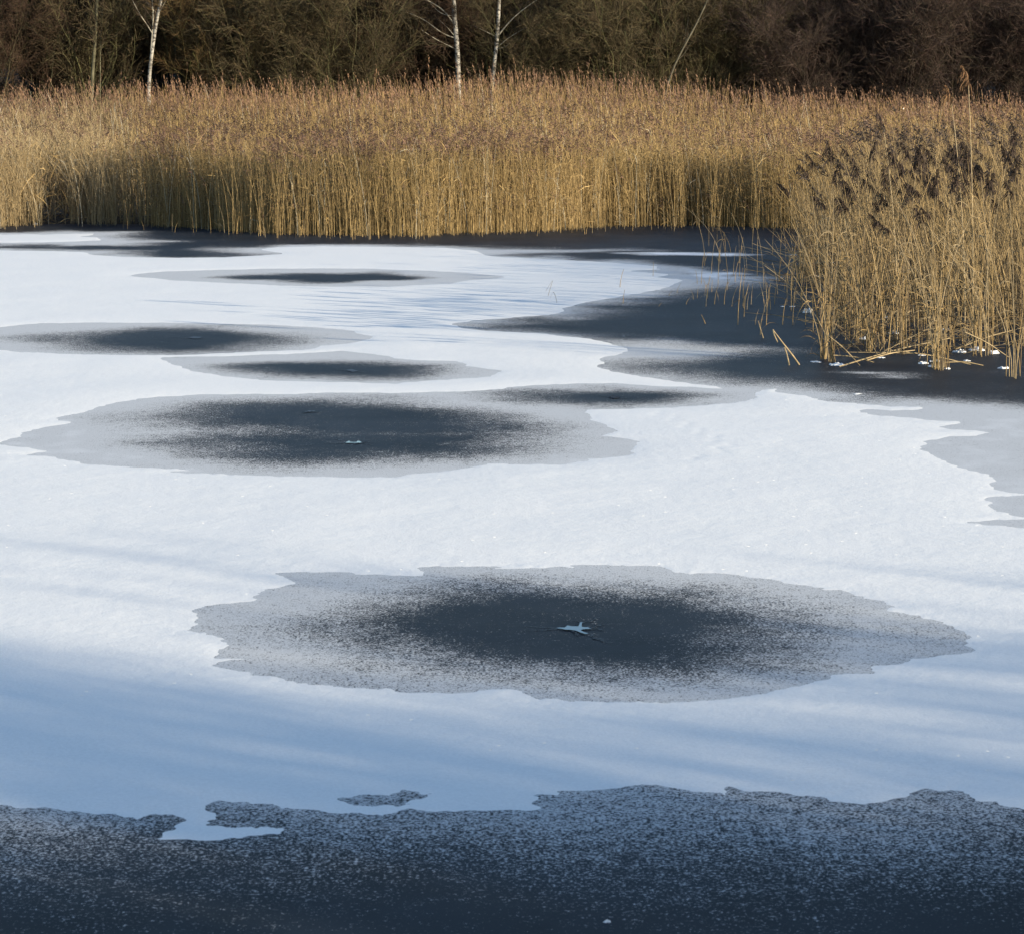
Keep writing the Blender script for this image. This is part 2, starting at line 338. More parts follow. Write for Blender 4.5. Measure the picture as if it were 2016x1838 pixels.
z = z - 0.0035*np.clip(trk, 0, 1)*(s > .1)
z = z + sstep(0.0, 0.9, s)*(0.0012*np.clip(rim, 0, 1) + und*.8 + 0.008)
keep = (s.ravel()[Q] > -0.12).any(1)
Qs = Q[keep]; used = np.unique(Qs); rem = np.full(nr*nc, -1); rem[used] = np.arange(len(used))
V = np.stack([GX, GY, z], -1).reshape(-1, 3)[used]
tag(mesh('snow', V, rem[Qs], M_SNOW), kind='structure', label='thin white snow lying over most of the pond ice', cat='snow')
print('pond done')

# ------------------------------------------------------------------ the land round the pond
def land_z(x, y):
    x = np.asarray(x, float); y = np.asarray(y, float)
    near = np.interp(y, [-60, -8, 0, 6.4, 7.6], [2.4, 1.9, 1.6, 0.05, -0.5])
    far = np.interp(y, [62, 71, 76, 95, 99, 104, 150, 260, 600], [-0.5, -0.4, 0.02, 0.65, 1.1, 2.55, 5.6, 11., 13.]) + .45*sstep(-8, -12, x)*sstep(97, 104, y)
    side = np.interp(np.abs(x), [0, 60, 66, 90], [-0.5, -0.5, 0.3, 1.2])
    zz = np.where(y < 30, near, far)
    return np.maximum(zz, side) + np.where(zz > 0.1, 0.18*fbm(x*.25, y*.25, 61, 4), 0)
gx = np.unique(np.concatenate([np.linspace(-1500, -70, 14), np.linspace(-70, 70, 141), np.linspace(70, 1500, 14)]))
gy = np.unique(np.concatenate([np.linspace(-1500, -60, 12), np.linspace(-60, 60, 40), np.linspace(60, 130, 141), np.linspace(130, 300, 40), np.linspace(300, 2200, 14)]))
LX, LY = np.meshgrid(gx, gy); LZ = land_z(LX, LY)
id2 = np.arange(LX.size).reshape(LX.shape)
Q = np.stack([id2[:-1, :-1], id2[:-1, 1:], id2[1:, 1:], id2[1:, :-1]], -1).reshape(-1, 4)
lpx, _ = PX(LX, np.maximum(LY, 1), LZ)
snowy = np.where(LY > 60, np.interp(lpx, [-400, 500, 620, 2400], [0.24, 0.22, 0.0, 0.0]), 0.5)
snowy = np.where((LY > 60) & (LY < 94), 0.1, snowy)
tag(mesh('ground', np.stack([LX, LY, LZ], -1).reshape(-1, 3), Q, M_LAND, attrs={'snowy': snowy.ravel()}), kind='structure', label='brown woodland floor and banks with patches of lying snow', cat='ground')

# ------------------------------------------------------------------ branching
def spawn(P, R, m, t0, t1, ang, Ln, up, K, r, rk=0.65, tipr=0.5):
    n, Kp, _ = P.shape
    tt = rk_t = r.uniform(t0, t1, (n, m)); f = tt*(Kp-1); i = np.clip(f.astype(int), 0, Kp-2); fr = (f-i)[..., None]
    ar = np.arange(n)[:, None]
    p0 = P[ar, i]*(1-fr) + P[ar, i+1]*fr
    tan = norm(P[ar, i+1]-P[ar, i])
    rr = (R[ar, i]*(1-fr[..., 0]) + R[ar, i+1]*fr[..., 0])*rk
    rnd = norm(r.normal(size=(n, m, 3))); perp = norm(rnd - (rnd*tan).sum(-1, keepdims=True)*tan)
    a = ang*r.uniform(0.6, 1.3, (n, m, 1))
    d = norm(tan*np.cos(a) + perp*np.sin(a) + np.array([0, 0, up])*0.5)
    ln = Ln*r.uniform(0.5, 1.25, (n, m, 1))*(1.15-0.5*tt[..., None])
    d = d.reshape(-1, 3); ln = ln.reshape(-1, 1); p0 = p0.reshape(-1, 3); rr = rr.reshape(-1)
    bend = norm(r.normal(size=d.shape))*0.35 + np.array([0, 0, up])
    ts = np.linspace(0, 1, K)
    Pn = p0[:, None] + ln[:, None]*(d[:, None]*ts[None, :, None] + bend[:, None]*(ts**2)[None, :, None]*0.35)
    jit = r.normal(size=Pn.shape)*ln[:, None]*0.03; jit[:, 0] = 0
    Rn = rr[:, None]*np.linspace(1, tipr, K)[None, :]
    return Pn+jit, Rn
def stems_from(r, n, H, spread, lean, K=8, r0=0.035, arch=0.3, base=0.25):
    az = r.uniform(0, 2*np.pi, n); b = np.stack([np.cos(az), np.sin(az), 0*az], 1)
    ts = np.linspace(0, 1, K)
    h = H*r.uniform(0.65, 1.0, n)
    out = spread*r.uniform(0.15, 1.0, n)
    P = b[:, None]*base*r.uniform(0, 1, (n, 1, 1)) + b[:, None]*(out[:, None]*(ts[None, :]*(1-arch)+arch*ts[None, :]**2))[..., None]
    P = P + np.array(lean)[None, None]*(ts**1.3)[None, :, None]
    P[..., 2] = h[:, None]*(ts - 0.10*ts**2)[None, :]
    P[:, 1:] += r.normal(size=P[:, 1:].shape)*H*0.012
    R = r0*r.uniform(0.5, 1.1, (n, 1))*np.linspace(1, 0.25, K)[None]
    return P, R
def vary(c, n, r, v=0.25):
    return np.clip(np.array(c)[None]*(1 + r.normal(size=(n, 1))*v + r.normal(size=(n, 3))*0.05), 0.004, 1)
def shrub_proto(name, seed, H, stem_c, twig_c, n=12, spread=1.8, lean=(0, 0, 0), r0=0.035, up=0.35, dens=1.0, arch=0.3, tw=1.0, base=.25):
    r = np.random.default_rng(seed)
    P, R = stems_from(r, n, H, spread, lean, r0=r0, arch=arch, base=base)
    P1_, R1_ = spawn(P, R, 9, 0.04, 0.97, 0.75, H*0.33, up*.8, 6, r)
    P2_, R2_ = spawn(P1_, R1_, int(8*dens), 0.08, 1.0, 0.8, H*0.15, up*.5, 4, r); R2_ = np.clip(R2_, 0.0048*tw, .012*tw)
    P3_, R3_ = spawn(P2_, R2_, int(6*dens), 0.1, 1.0, 0.9, H*0.085, up*.2, 3, r); R3_ = np.clip(R3_, 0.0042*tw, 0.0062*tw)
    root = empty(name, (0, 0, 0))
    B = Bag(); B.add(tubes(P, R, 5), vary(stem_c, len(P), r, .2)); B.add(tubes(P1_, np.maximum(R1_, .006), 4), vary(stem_c, len(P1_), r, .25)); B.build('trunk', M_TWIG, root)
    B = Bag(); B.add(tubes(P2_, R2_, 3), vary(twig_c, len(P2_), r, .3)); B.add(tubes(P3_, R3_, 3), vary(twig_c, len(P3_), r, .35)); B.build('crown', M_TWIG, root)
    return root

OLS, OLT = (0.110, 0.100, 0.048), (0.084, 0.066, 0.037)
GOS, GOT = (0.115, 0.100, 0.040), (0.104, 0.068, 0.031)
PUS, PUT = (0.062, 0.050, 0.036), (0.064, 0.045, 0.036)
RES, RET = (0.072, 0.064, 0.036), (0.068, 0.044, 0.029)
protos = {
 'olive': [shrub_proto('bare_shrub', 101+i, 5.6, OLS, OLT, n=17, spread=3.1, arch=.1, dens=1.3, r0=.024, base=.5) for i in range(3)],
 'gold':  [shrub_proto('bare_shrub', 111+i, 5.6, GOS, GOT, n=16, spread=3.1, lean=(-.7, 0, 0), dens=1.3, r0=.024, arch=.1, base=.5) for i in range(3)],
 'purple': [shrub_proto('bare_shrub', 121+i, 5.6, PUS, PUT, n=15, spread=2.8, dens=1.3, r0=.020, arch=.15, base=.8) for i in range(3)],
 'red': [shrub_proto('bare_shrub', 131+i, 5.6, RES, RET, n=14, spread=2.6, dens=1.2, r0=.022, arch=.2, base=.8) for i in range(3)],
 'upright': [shrub_proto('bare_shrub', 141+i, 5.2, (0.085, 0.085, 0.040), (0.06, 0.05, 0.028), n=22, spread=1.6, arch=.5, up=.7, dens=1.1, r0=.024, base=1.1) for i in range(1)],
}
KIND = {'olive': 'olive-grey', 'gold': 'golden-brown', 'purple': 'dark purple-brown', 'red': 'dark reddish-brown', 'upright': 'green-stemmed'}
WHERE = {'olive': 'olive-grey leafless shrub in the middle of the far bank thicket', 'gold': 'golden-brown leafless shrub left of the paired birches, behind the reeds',
         'purple': 'dark purple-brown leafless shrub on the right part of the far bank', 'red': 'dark reddish-brown leafless shrub at the left and centre of the far bank',
         'upright': 'shrub with many upright green stems behind the reeds'}
used_first = set(); n_sh = 0
def place_shrub(kind, px, D, sc_=1.0, label=None, rz=None, group=True):
    global n_sh
    n_sh += 1
    pl = protos[kind]; p = pl[n_sh % len(pl)]
    x = (px-CX)/F*D*1.0
    o = p if p.name not in used_first else copy_tree(p)
    used_first.add(p.name)
    o.location = (x, D, float(land_z(x, D))-0.08)
    o.rotation_euler = (0, 0, rng.uniform(0, 6.28) if rz is None else rz); o.scale = (sc_, sc_, sc_*rng.uniform(.92, 1.08))
    if not label:
        zi = int(np.searchsorted(ZX, px)); row = 'front-row' if D < 106.5 else 'second-row' if D < 110 else 'deeper' if D < 115 else 'rearmost'
        dup_ = (kind, row, zi); SEEN[dup_] = SEEN.get(dup_, 0)+1
        label = KIND[kind]+' leafless shrub, '+row+', '+ZN[zi] + ('' if SEEN[dup_] == 1 or zi in (0, 19) else ', farther right' if SEEN[dup_] == 2 else ', rightmost')
    return tag(o, label, 'shrub', 'leafless shrubs on the far bank')
SEEN = {}
ZX = [0, 100, 185, 295, 400, 520, 650, 780, 900, 980, 1100, 1220, 1330, 1440, 1540, 1650, 1780, 1900, 2015]
ZN = ['past the left picture edge', 'at the left picture edge', 'just left of the grey-olive trunk', 'between grey-olive trunk and forked birch', 'just right of the forked birch', 'well right of the forked birch',
      'halfway from the forked birch to the paired birches', 'left of the paired birches', 'touching the left paired birch', 'between the paired birches', 'just right of the paired birches', 'left of the green upright stems', 'right of the green upright stems',
      'by the pale leaning trunk', 'at the rounded olive shrub', 'just right of the rounded olive shrub', 'left of the tallest reeds', 'behind the tallest reeds\' left side', 'behind the tallest reeds', 'past the right picture edge']
def kind_at(px):
    r_ = rng.random()
    if px < 340: return 'red' if r_ < .75 else 'olive'
    if px < 800: return 'gold' if r_ < .62 else 'olive'
    if px < 1010: return 'red' if r_ < .75 else 'gold'
    if px < 1520: return 'olive' if r_ < .9 else 'purple'
    return 'purple'
# the ones that can be pointed at
place_shrub('gold', 640, 105.5, 1.05, 'broad golden-brown shrub halfway between the forked birch and the paired birches')
place_shrub('olive', 450, 105.0, 1.0, 'olive shrub with slanting green branches just right of the forked birch')
place_shrub('gold', 780, 106.0, 1.0, 'rusty golden shrub just left of the paired birches')
place_shrub('upright', 1220, 105.0, 1.0, 'shrub with a fan of upright green stems right of the paired birches')
place_shrub('olive', 1440, 105.0, 1.12, 'dense rounded olive shrub beside the dark gap at the right')
place_shrub('olive', 1060, 105.5, .95, 'low olive shrub close to the right of the second paired birch')
for D, step in ((103.2, 105), (107.0, 120), (111.5, 120), (117, 125)):
    px = -330 + rng.uniform(0, 60)
    while px < 2360:
        if not (D < 106 and 190 < px < 300): place_shrub(kind_at(px), px, D+rng.uniform(-1, 1), rng.uniform(.88, 1.12))
        px += step*rng.uniform(.75, 1.25)

for px, D, l_ in ((205, 108.3, 'reddish-brown shrub filling the gap between the grey-olive trunk and the forked birch'), (150, 106.8, 'reddish-brown shrub just left of the grey-olive trunk\'s foot'), (272, 107.6, 'reddish-brown shrub behind the forked birch'), (1010, 107, 'reddish-brown shrub behind the second paired birch'), (1540, 106, 'purple-brown shrub filling the dark gap right of the rounded olive one')): place_shrub('red' if px < 1500 else 'purple', px, D, 1.0, l_)
# a denser wood behind, read as one mass
r = np.random.default_rng(5); B = Bag()
nt_ = 340
X = r.uniform(-42, 42, nt_); Y = r.uniform(128, 165, nt_); Z = land_z(X, Y)-.1
P, R = stems_from(r, nt_, 6.0, .5, (0, 0, 0), r0=.09, base=0); P = P + np.stack([X, Y, Z], 1)[:, None]
P[..., 2] = Z[:, None] + (P[..., 2]-Z[:, None])
B.add(tubes(P, R, 4), vary((.05, .042, .03), nt_, r, .3))
Pa, Ra = spawn(P, R, 9, .05, .98, .75, 2.2, .3, 5, r); B.add(tubes(Pa, Ra, 3), vary((.05, .04, .027), len(Pa), r, .3))
Pb, Rb = spawn(Pa, Ra, 7, .1, 1, .8, 1.1, .2, 4, r); Rb = np.maximum(Rb, .011); B.add(tubes(Pb, Rb, 3), vary((.055, .04, .027), len(Pb), r, .35))
Pc, Rc = spawn(Pb, Rb, 3, .1, 1, .8, .6, .1, 3, r); Rc = np.maximum(Rc, .009); B.add(tubes(Pc, Rc, 3), vary((.055, .038, .026), len(Pc), r, .35))
tag(B.build('woodland', M_TWIG), 'dark leafless wood behind the far bank thicket', 'woodland', kind='stuff')
print('shrubs', n_sh)

# ------------------------------------------------------------------ birches and other single trunks
def poly_tube(pts, radii, K=14):
    pts = np.array(pts, float); seg = np.r_[0, np.cumsum(np.linalg.norm(np.diff(pts, axis=0), axis=1))]; seg /= seg[-1]
    ts = np.linspace(0, 1, K)
    P = np.stack([np.interp(ts, seg, pts[:, i]) for i in range(3)], 1)
    # soften the corners
    for _ in range(2): P[1:-1] = (P[:-2]+2*P[1:-1]+P[2:])/4
    return P[None], np.interp(ts, np.linspace(0, 1, len(radii)), radii)[None]
def trunk_tree(name, label, cat, D, path, radii, limbs, mat, limb_c, twig_c, seed, top=4.5, group=None, twigs=True):
    r = np.random.default_rng(seed)
    base = AT(path[0][0], path[0][1], D); gz = float(land_z(base[0], D)); base[2] = gz-.1
    root = empty(name, base)
    pts = [base] + [AT(x, y, D) for x, y in path[1:]]
    last = pts[-1]; dirn = norm(pts[-1]-pts[-2]); dirn[2] = max(dirn[2], .8)
    for k in range(1, 4): pts.append(last + norm(dirn)*top*k/3 + np.array([r.normal()*.15, r.normal()*.15, 0]))
    P, R = poly_tube(np.array(pts)-base, np.array(radii)*.88, 26)
    tb = Bag(); tb.add(tubes(P, R, 9), (.6, .58, .5))
    allP = [P[:, 10:]]; allR = [R[:, 10:]]
    LB = Bag()
    for lp, lr in limbs:                    # limbs seen in the photo
        q = [AT(x, y, D) + np.array([0, (r.random()-.5)*.8*i/len(lp), 0]) for i, (x, y) in enumerate(lp)]
        # root the limb on the trunk
        d_ = np.linalg.norm(P[0]+base-q[0], axis=1); q[0] = (P[0]+base)[np.argmin(d_)]
        p_, r_ = poly_tube(np.array(q)-base, [lr, lr*.35], 8)
        LB.add(tubes(p_, r_, 5), limb_c)
        a, b_ = spawn(p_, r_, 9, .2, 1, .6, .7, .1, 4, r); LB.add(tubes(a, np.maximum(b_, .005), 3), twig_c)
        a2, b2 = spawn(a, b_, 4, .1, 1, .7, .35, -.1, 3, r); LB.add(tubes(a2, np.maximum(b2, .004), 3), twig_c)
    a, b_ = spawn(P[:, 9:], R[:, 9:], 26, .25, .98, .8, 1.7, .45, 6, r, rk=.4); LB.add(tubes(a, b_, 4), limb_c)
    a2, b2 = spawn(a, b_, 8, .1, 1, .6, .9, .0, 4, r); LB.add(tubes(a2, np.maximum(b2, .005), 3), twig_c)
    a3, b3 = spawn(a2, b2, 4, .1, 1, .6, .5, -.3, 3, r); LB.add(tubes(a3, np.maximum(b3, .004), 3), twig_c)
    tb.build('trunk', mat, root)
    LB.build('crown', M_TWIG, root)
    return tag(root, label, cat, group)
WH, DK = (.30, .27, .21), (.07, .05, .035)
trunk_tree('birch_tree', 'white birch with the left of the two paired trunks, its limbs reaching left', 'tree', 101.5,
  [(905,192),(902,160),(901,120),(898,70),(894,35),(892,-8)], [.10, .095, .085, .075, .03],
  [([(894,45),(880,25),(850,5),(815,-10)], .03), ([(896,80),(870,70),(840,40),(800,25)], .022), ([(898,100),(860,80),(830,60)], .018), ([(898,38),(868,30),(840,0)], .016), ([(905,66),(880,54),(862,38)],.014)], M_BIRCH, WH, DK, 1, group='birches on the far bank')
trunk_tree('birch_tree', 'slimmer white birch, right one of the pair, leaning slightly right', 'tree', 101.5,
  [(964,180),(969,152),(973,125),(978,80),(981,35),(982,-8)], [.075, .075, .07, .06, .025],
  [([(983,65),(1000,45),(1030,18),(1065,-5)], .028), ([(980,90),(1000,75),(1035,55)], .018), ([(978,105),(992,95),(1005,85)], .014), ([(976,80),(950,60),(930,50)], .014)], M_BIRCH, WH, DK, 2, group='birches on the far bank')
trunk_tree('birch_tree', 'white birch that forks near the top, left of the golden shrubs', 'tree', 101.0,
  [(291,190),(293,150),(296,125),(302,80),(308,40),(316,0)], [.075, .07, .06, .055, .02],
  [([(296,118),(298,85),(302,45),(302,15),(299,-10)], .045), ([(298,72),(290,50),(272,25),(258,-5)], .022), ([(306,30),(295,12),(284,0)], .014), ([(309,35),(320,15),(330,-5)], .016)], M_BIRCH, WH, DK, 3, group='birches on the far bank')
M_GB = m_attr('mossy_bark', .9, .4, 5., .15)
def olive_trunk(label, D, path, rad, seed, c=(.10, .092, .058)):
    base = AT(path[0][0], path[0][1], D); base[2] = float(land_z(base[0], D))-.1
    r = np.random.default_rng(seed)
    root = empty('slender_tree', base)
    pts = [base]+[AT(x, y, D) for x, y in path[1:]]; pts.append(pts[-1]+np.array([pts[-1][0]-pts[-2][0], .2, 1.8])); pts.append(pts[-1]+np.array([.1, .1, 1.0]))
    P, R = poly_tube(np.array(pts)-base, [rad, rad*.9, rad*.7, rad*.3], 16)
    B = Bag(); B.add(tubes(P, R, 7), c); B.build('trunk', M_GB, root)
    B = Bag(); a, b_ = spawn(P, R, 14, .35, 1, .7, 1.2, .4, 5, r, rk=.35); B.add(tubes(a, np.maximum(b_, .007), 4), np.array(c)*.7)
    a2, b2 = spawn(a, b_, 8, .1, 1, .7, .6, .1, 3, r); B.add(tubes(a2, np.maximum(b2, .005), 3), DK); B.build('crown', M_TWIG, root)
    tag(root, label, 'tree', 'slender trunks on the far bank')
olive_trunk('straight grey-olive trunk standing left of the forked birch', 102, [(178,185),(181,150),(186,100),(189,50),(191,-6)], .065, 11)
olive_trunk('thin pale stem close to the right of the grey-olive trunk', 102.5, [(196,170),(197,120),(199,60),(202,20)], .016, 12, (.14, .13, .085))
olive_trunk('pale trunk leaning to the right in front of the rounded olive shrub', 101.2, [(1290,185),(1318,140),(1345,95),(1372,45),(1398,-6)], .04, 13, (.10, .09, .065))
olive_trunk('dark slanting trunk just right of the forked birch', 103.5, [(352,185),(348,130),(345,90),(338,40),(333,-5)], .06, 14, (.05, .05, .035))
olive_trunk('leaning green trunk right of the forked birch, behind the slanting one', 104, [(344,190),(334,120),(324,70),(316,40)], .03, 15, (.1, .1, .05))
olive_trunk('curved green trunk near the left edge of the far bank', 104, [(108,190),(105,130),(98,80),(88,40),(70,10)], .03, 16, (.085, .09, .045))
# red-stemmed bush behind the reeds
rd = shrub_proto('red_stemmed_shrub', 151, 1.5, (.12, .022, .018), (.12, .024, .02), n=16, spread=.7, r0=.012, dens=.7, up=.6)
rd.location = (*AT(1295, 170, 99)[:2], float(land_z(5, 99))-.05); tag(rd, 'small bush with dark red stems at the back edge of the reeds', 'shrub')
# low bramble tangle round the snowy bank at the left
br0 = shrub_proto('bramble_bush', 161, 1.1, (.045, .038, .026), (.07, .045, .028), n=16, spread=1.2, r0=.01, dens=.6, up=.0, arch=.7)
bpl = [(-120+58*k, 99.6+1.6*((k*7) % 5)/4) for k in range(40)] + [(-60+42*k, 100.2+2.2*((k*3) % 4)/3) for k in range(12)]
for i, (px, D) in enumerate(bpl):
    o = br0 if i == 0 else copy_tree(br0)
    x = (px-CX)/F*D; o.location = (x, D, float(land_z(x, D))-.05); o.rotation_euler = (0, 0, i*1.3); o.scale = (1, 1, rng.uniform(.7, 1.2))
    tag(o, 'low dark bramble tangle behind the reeds, '+ZN[int(np.searchsorted(ZX, px))], 'bramble', 'bramble tangles along the foot of the far bank')

# ------------------------------------------------------------------ bare trees on the near bank, whose shadows fall over the snow
nb = [shrub_proto('near_bank_tree', 171+i, 8.0, (.08, .07, .05), (.08, .055, .04), n=6, spread=1.15, r0=.10, dens=.72, up=.7, tw=1.9) for i in range(3)]
k = 0
r = np.random.default_rng(77)
for j in range(42):
    xx = 4 + j*1.16 + r.uniform(-.6, .6); yy = -3.2 + r.uniform(-1.5, 1.5) - (j % 2)*2.5
    o = nb[k % 3] if k < 3 else copy_tree(nb[k % 3]); k += 1
    hs = r.choice([.62, .84, 1.06, 1.26], p=[.38, .30, .21, .11])*(1-.14*(j > 24))
    o.location = (xx, yy, float(land_z(xx, yy))-.1); o.rotation_euler = (0, 0, r.uniform(0, 6.28)); o.scale = (1, 1, hs)
    tag(o, 'leafless tree behind the camera, seen only by its shadow on the snow', 'tree', 'leafless trees on the near bank')
print('trees done')

# ------------------------------------------------------------------ reeds
def reed_bulk(B, BP, x, y, z, H, lean, rad, colr, r, leaves=2, plume=None, plume_c=(.14, .085, .065), K=5, pn=14, drp=None):
    """x, y, z, H, rad (n); lean (n,2) tip offset; stems, hanging leaves and drooping plumes of n reeds as one lot."""
    n = len(x); ts = np.linspace(0, 1, K)
    P = np.zeros((n, K, 3))
    P[..., 0] = x[:, None] + lean[:, :1]*(ts**1.8)[None]; P[..., 1] = y[:, None] + lean[:, 1:]*(ts**1.8)[None]
    P[..., 2] = z[:, None] + H[:, None]*ts[None]
    R = rad[:, None]*np.linspace(1, .45, K)[None]
    B.add(tubes(P, R, 3), np.repeat(colr, K*3, 0))
    for j in range(leaves):
        m = r.random(n) < .8; nn = int(m.sum())
        if not nn: continue
        tt = r.uniform(.18, .92, nn); f = tt*(K-1); i = np.minimum(f.astype(int), K-2); fr = (f-i)[:, None]; Pm = P[m]
        ar = np.arange(nn); p0 = Pm[ar, i]*(1-fr)+Pm[ar, i+1]*fr
        az = r.uniform(0, 2*np.pi, nn); dr = np.stack([np.cos(az)-.35, np.sin(az), 0*az], 1)
        ln = r.uniform(.2, .5, nn)[:, None]; upk = r.uniform(.2, 1.6, nn)[:, None]
        q0 = p0; q1 = p0 + ln*.5*(dr*.35+np.array([0, 0, 1.])*upk*.6); q2 = p0 + ln*(dr*.75 + np.array([0, 0, 1.])*(upk*.75-.45))
        Pl = np.stack([q0, q1, q2], 1)
        side = norm(np.cross(dr, np.array([0, 0, 1.]))*1.0 + r.normal(size=(nn, 3))*.5)
        wd = np.array([[.006, .011, .002]])*r.uniform(.7, 1.2, (nn, 1))
        B.add(ribbons(Pl, wd, side), np.repeat(colr[m]*r.uniform(.75, 1.15, (nn, 1)), 6, 0))
    if plume is not None:
        m = plume; nn = int(m.sum())
        if nn:
            top = P[m, -1]; nrm = norm(P[m, -1]-P[m, -2])
            dq = (np.ones(nn) if drp is None else drp[m])[:, None, None]
            Lp = r.uniform(.17, .30, nn)*(1.6-.6*dq[:, 0, 0])
            # filaments leave the axis along its length and droop to the lee side
            tt = np.linspace(0, 1, pn)[None]*np.ones((nn, 1)); tt = tt + r.uniform(-.03, .03, tt.shape)
            ax = top[:, None] + nrm[:, None]*((tt-.25)*Lp[:, None])[..., None] + dq*np.array([-.35, .0, -.10])*(np.clip(tt, 0, 1)**2*Lp[:, None])[..., None]
            az = r.uniform(0, 2*np.pi, (nn, pn)); dd = np.stack([np.cos(az)*.8-.45, np.sin(az)*.8, np.full_like(az, .55)], -1)*np.concatenate([dq, dq, 1.5-.5*dq], -1)
            ll = (Lp[:, None]*.48*(1.15-.8*np.clip(tt, 0, 1)))[..., None]
            a = ax; b_ = ax + dd*ll*.55; c_ = ax + dd*ll*.95 + dq*np.array([0, 0, -1.])*ll*.55
            Pf = np.stack([a, b_, c_], 2).reshape(-1, 3, 3)
            side = norm(r.normal(size=(len(Pf), 3)))
            wd = np.array([[.008, .016, .004]])*r.uniform(.8, 1.6, (len(Pf), 1))
            pcb = np.asarray(plume_c, float); pcb = pcb[m] if pcb.ndim == 2 else pcb[None]
            pc = np.repeat(np.clip(pcb*r.uniform(.6, 1.5, (nn, 1)), 0, 1), pn*6, 0)
            BP.add(ribbons(Pf, wd, side), pc)

# picture outline of the reed beds on the ice, as places
FRONT = np.array([(-500,452),(-200,450),(0,446),(60,441),(150,439),(230,438),(262,438),(310,443),(370,447),(420,450),(520,455),(640,458),(760,460),(850,459),(960,455),(1050,452),(1140,448),(1210,444),(1280,441),(1360,442),(1450,443),(1540,446),(1700,446),(2600,446)], float)
RIGHT = WP([(1585,470),(1560,500),(1548,545),(1592,590),(1612,640),(1628,690),(1690,700),(1760,704),(1860,708),(1960,690),(2030,690),(2400,705),(3300,700),(3300,440),(1640,440)])
BACKTOP = np.array([(-500,190),(0,187),(150,186),(300,182),(420,184),(520,192),(640,190),(760,186),(860,176),(960,166),(1080,166),(1200,172),(1300,176),(1400,184),(1500,196),(1620,204),(1800,208),(2015,214),(2600,220)], float)
GOLD = np.array((.40, .272, .115)); PALE = np.array((.40, .30, .165)); RUST = np.array((.22, .118, .052)); OLIVE = np.array((.19, .135, .048))
B, BP = Bag(), Bag()
r = np.random.default_rng(3)
def far_reeds(n, d0, d1, grow_):
    px = r.uniform(-260, 2280, n); dy = d0 + (d1-d0)*r.random(n)**1.0
    yf = np.interp(px, FRONT[:, 0], FRONT[:, 1])
    yd = CAMH*F/(yf-HOR)*1.0 + dy + (fbm(px*.012, dy*.0, 71, 4)*.8 + .35*r.normal(size=n) - 1.9*(r.random(n) < .14)*r.random(n)**1.5)*(dy < 2)
    x = (px-CX)/F*yd
    return px, x, yd, dy
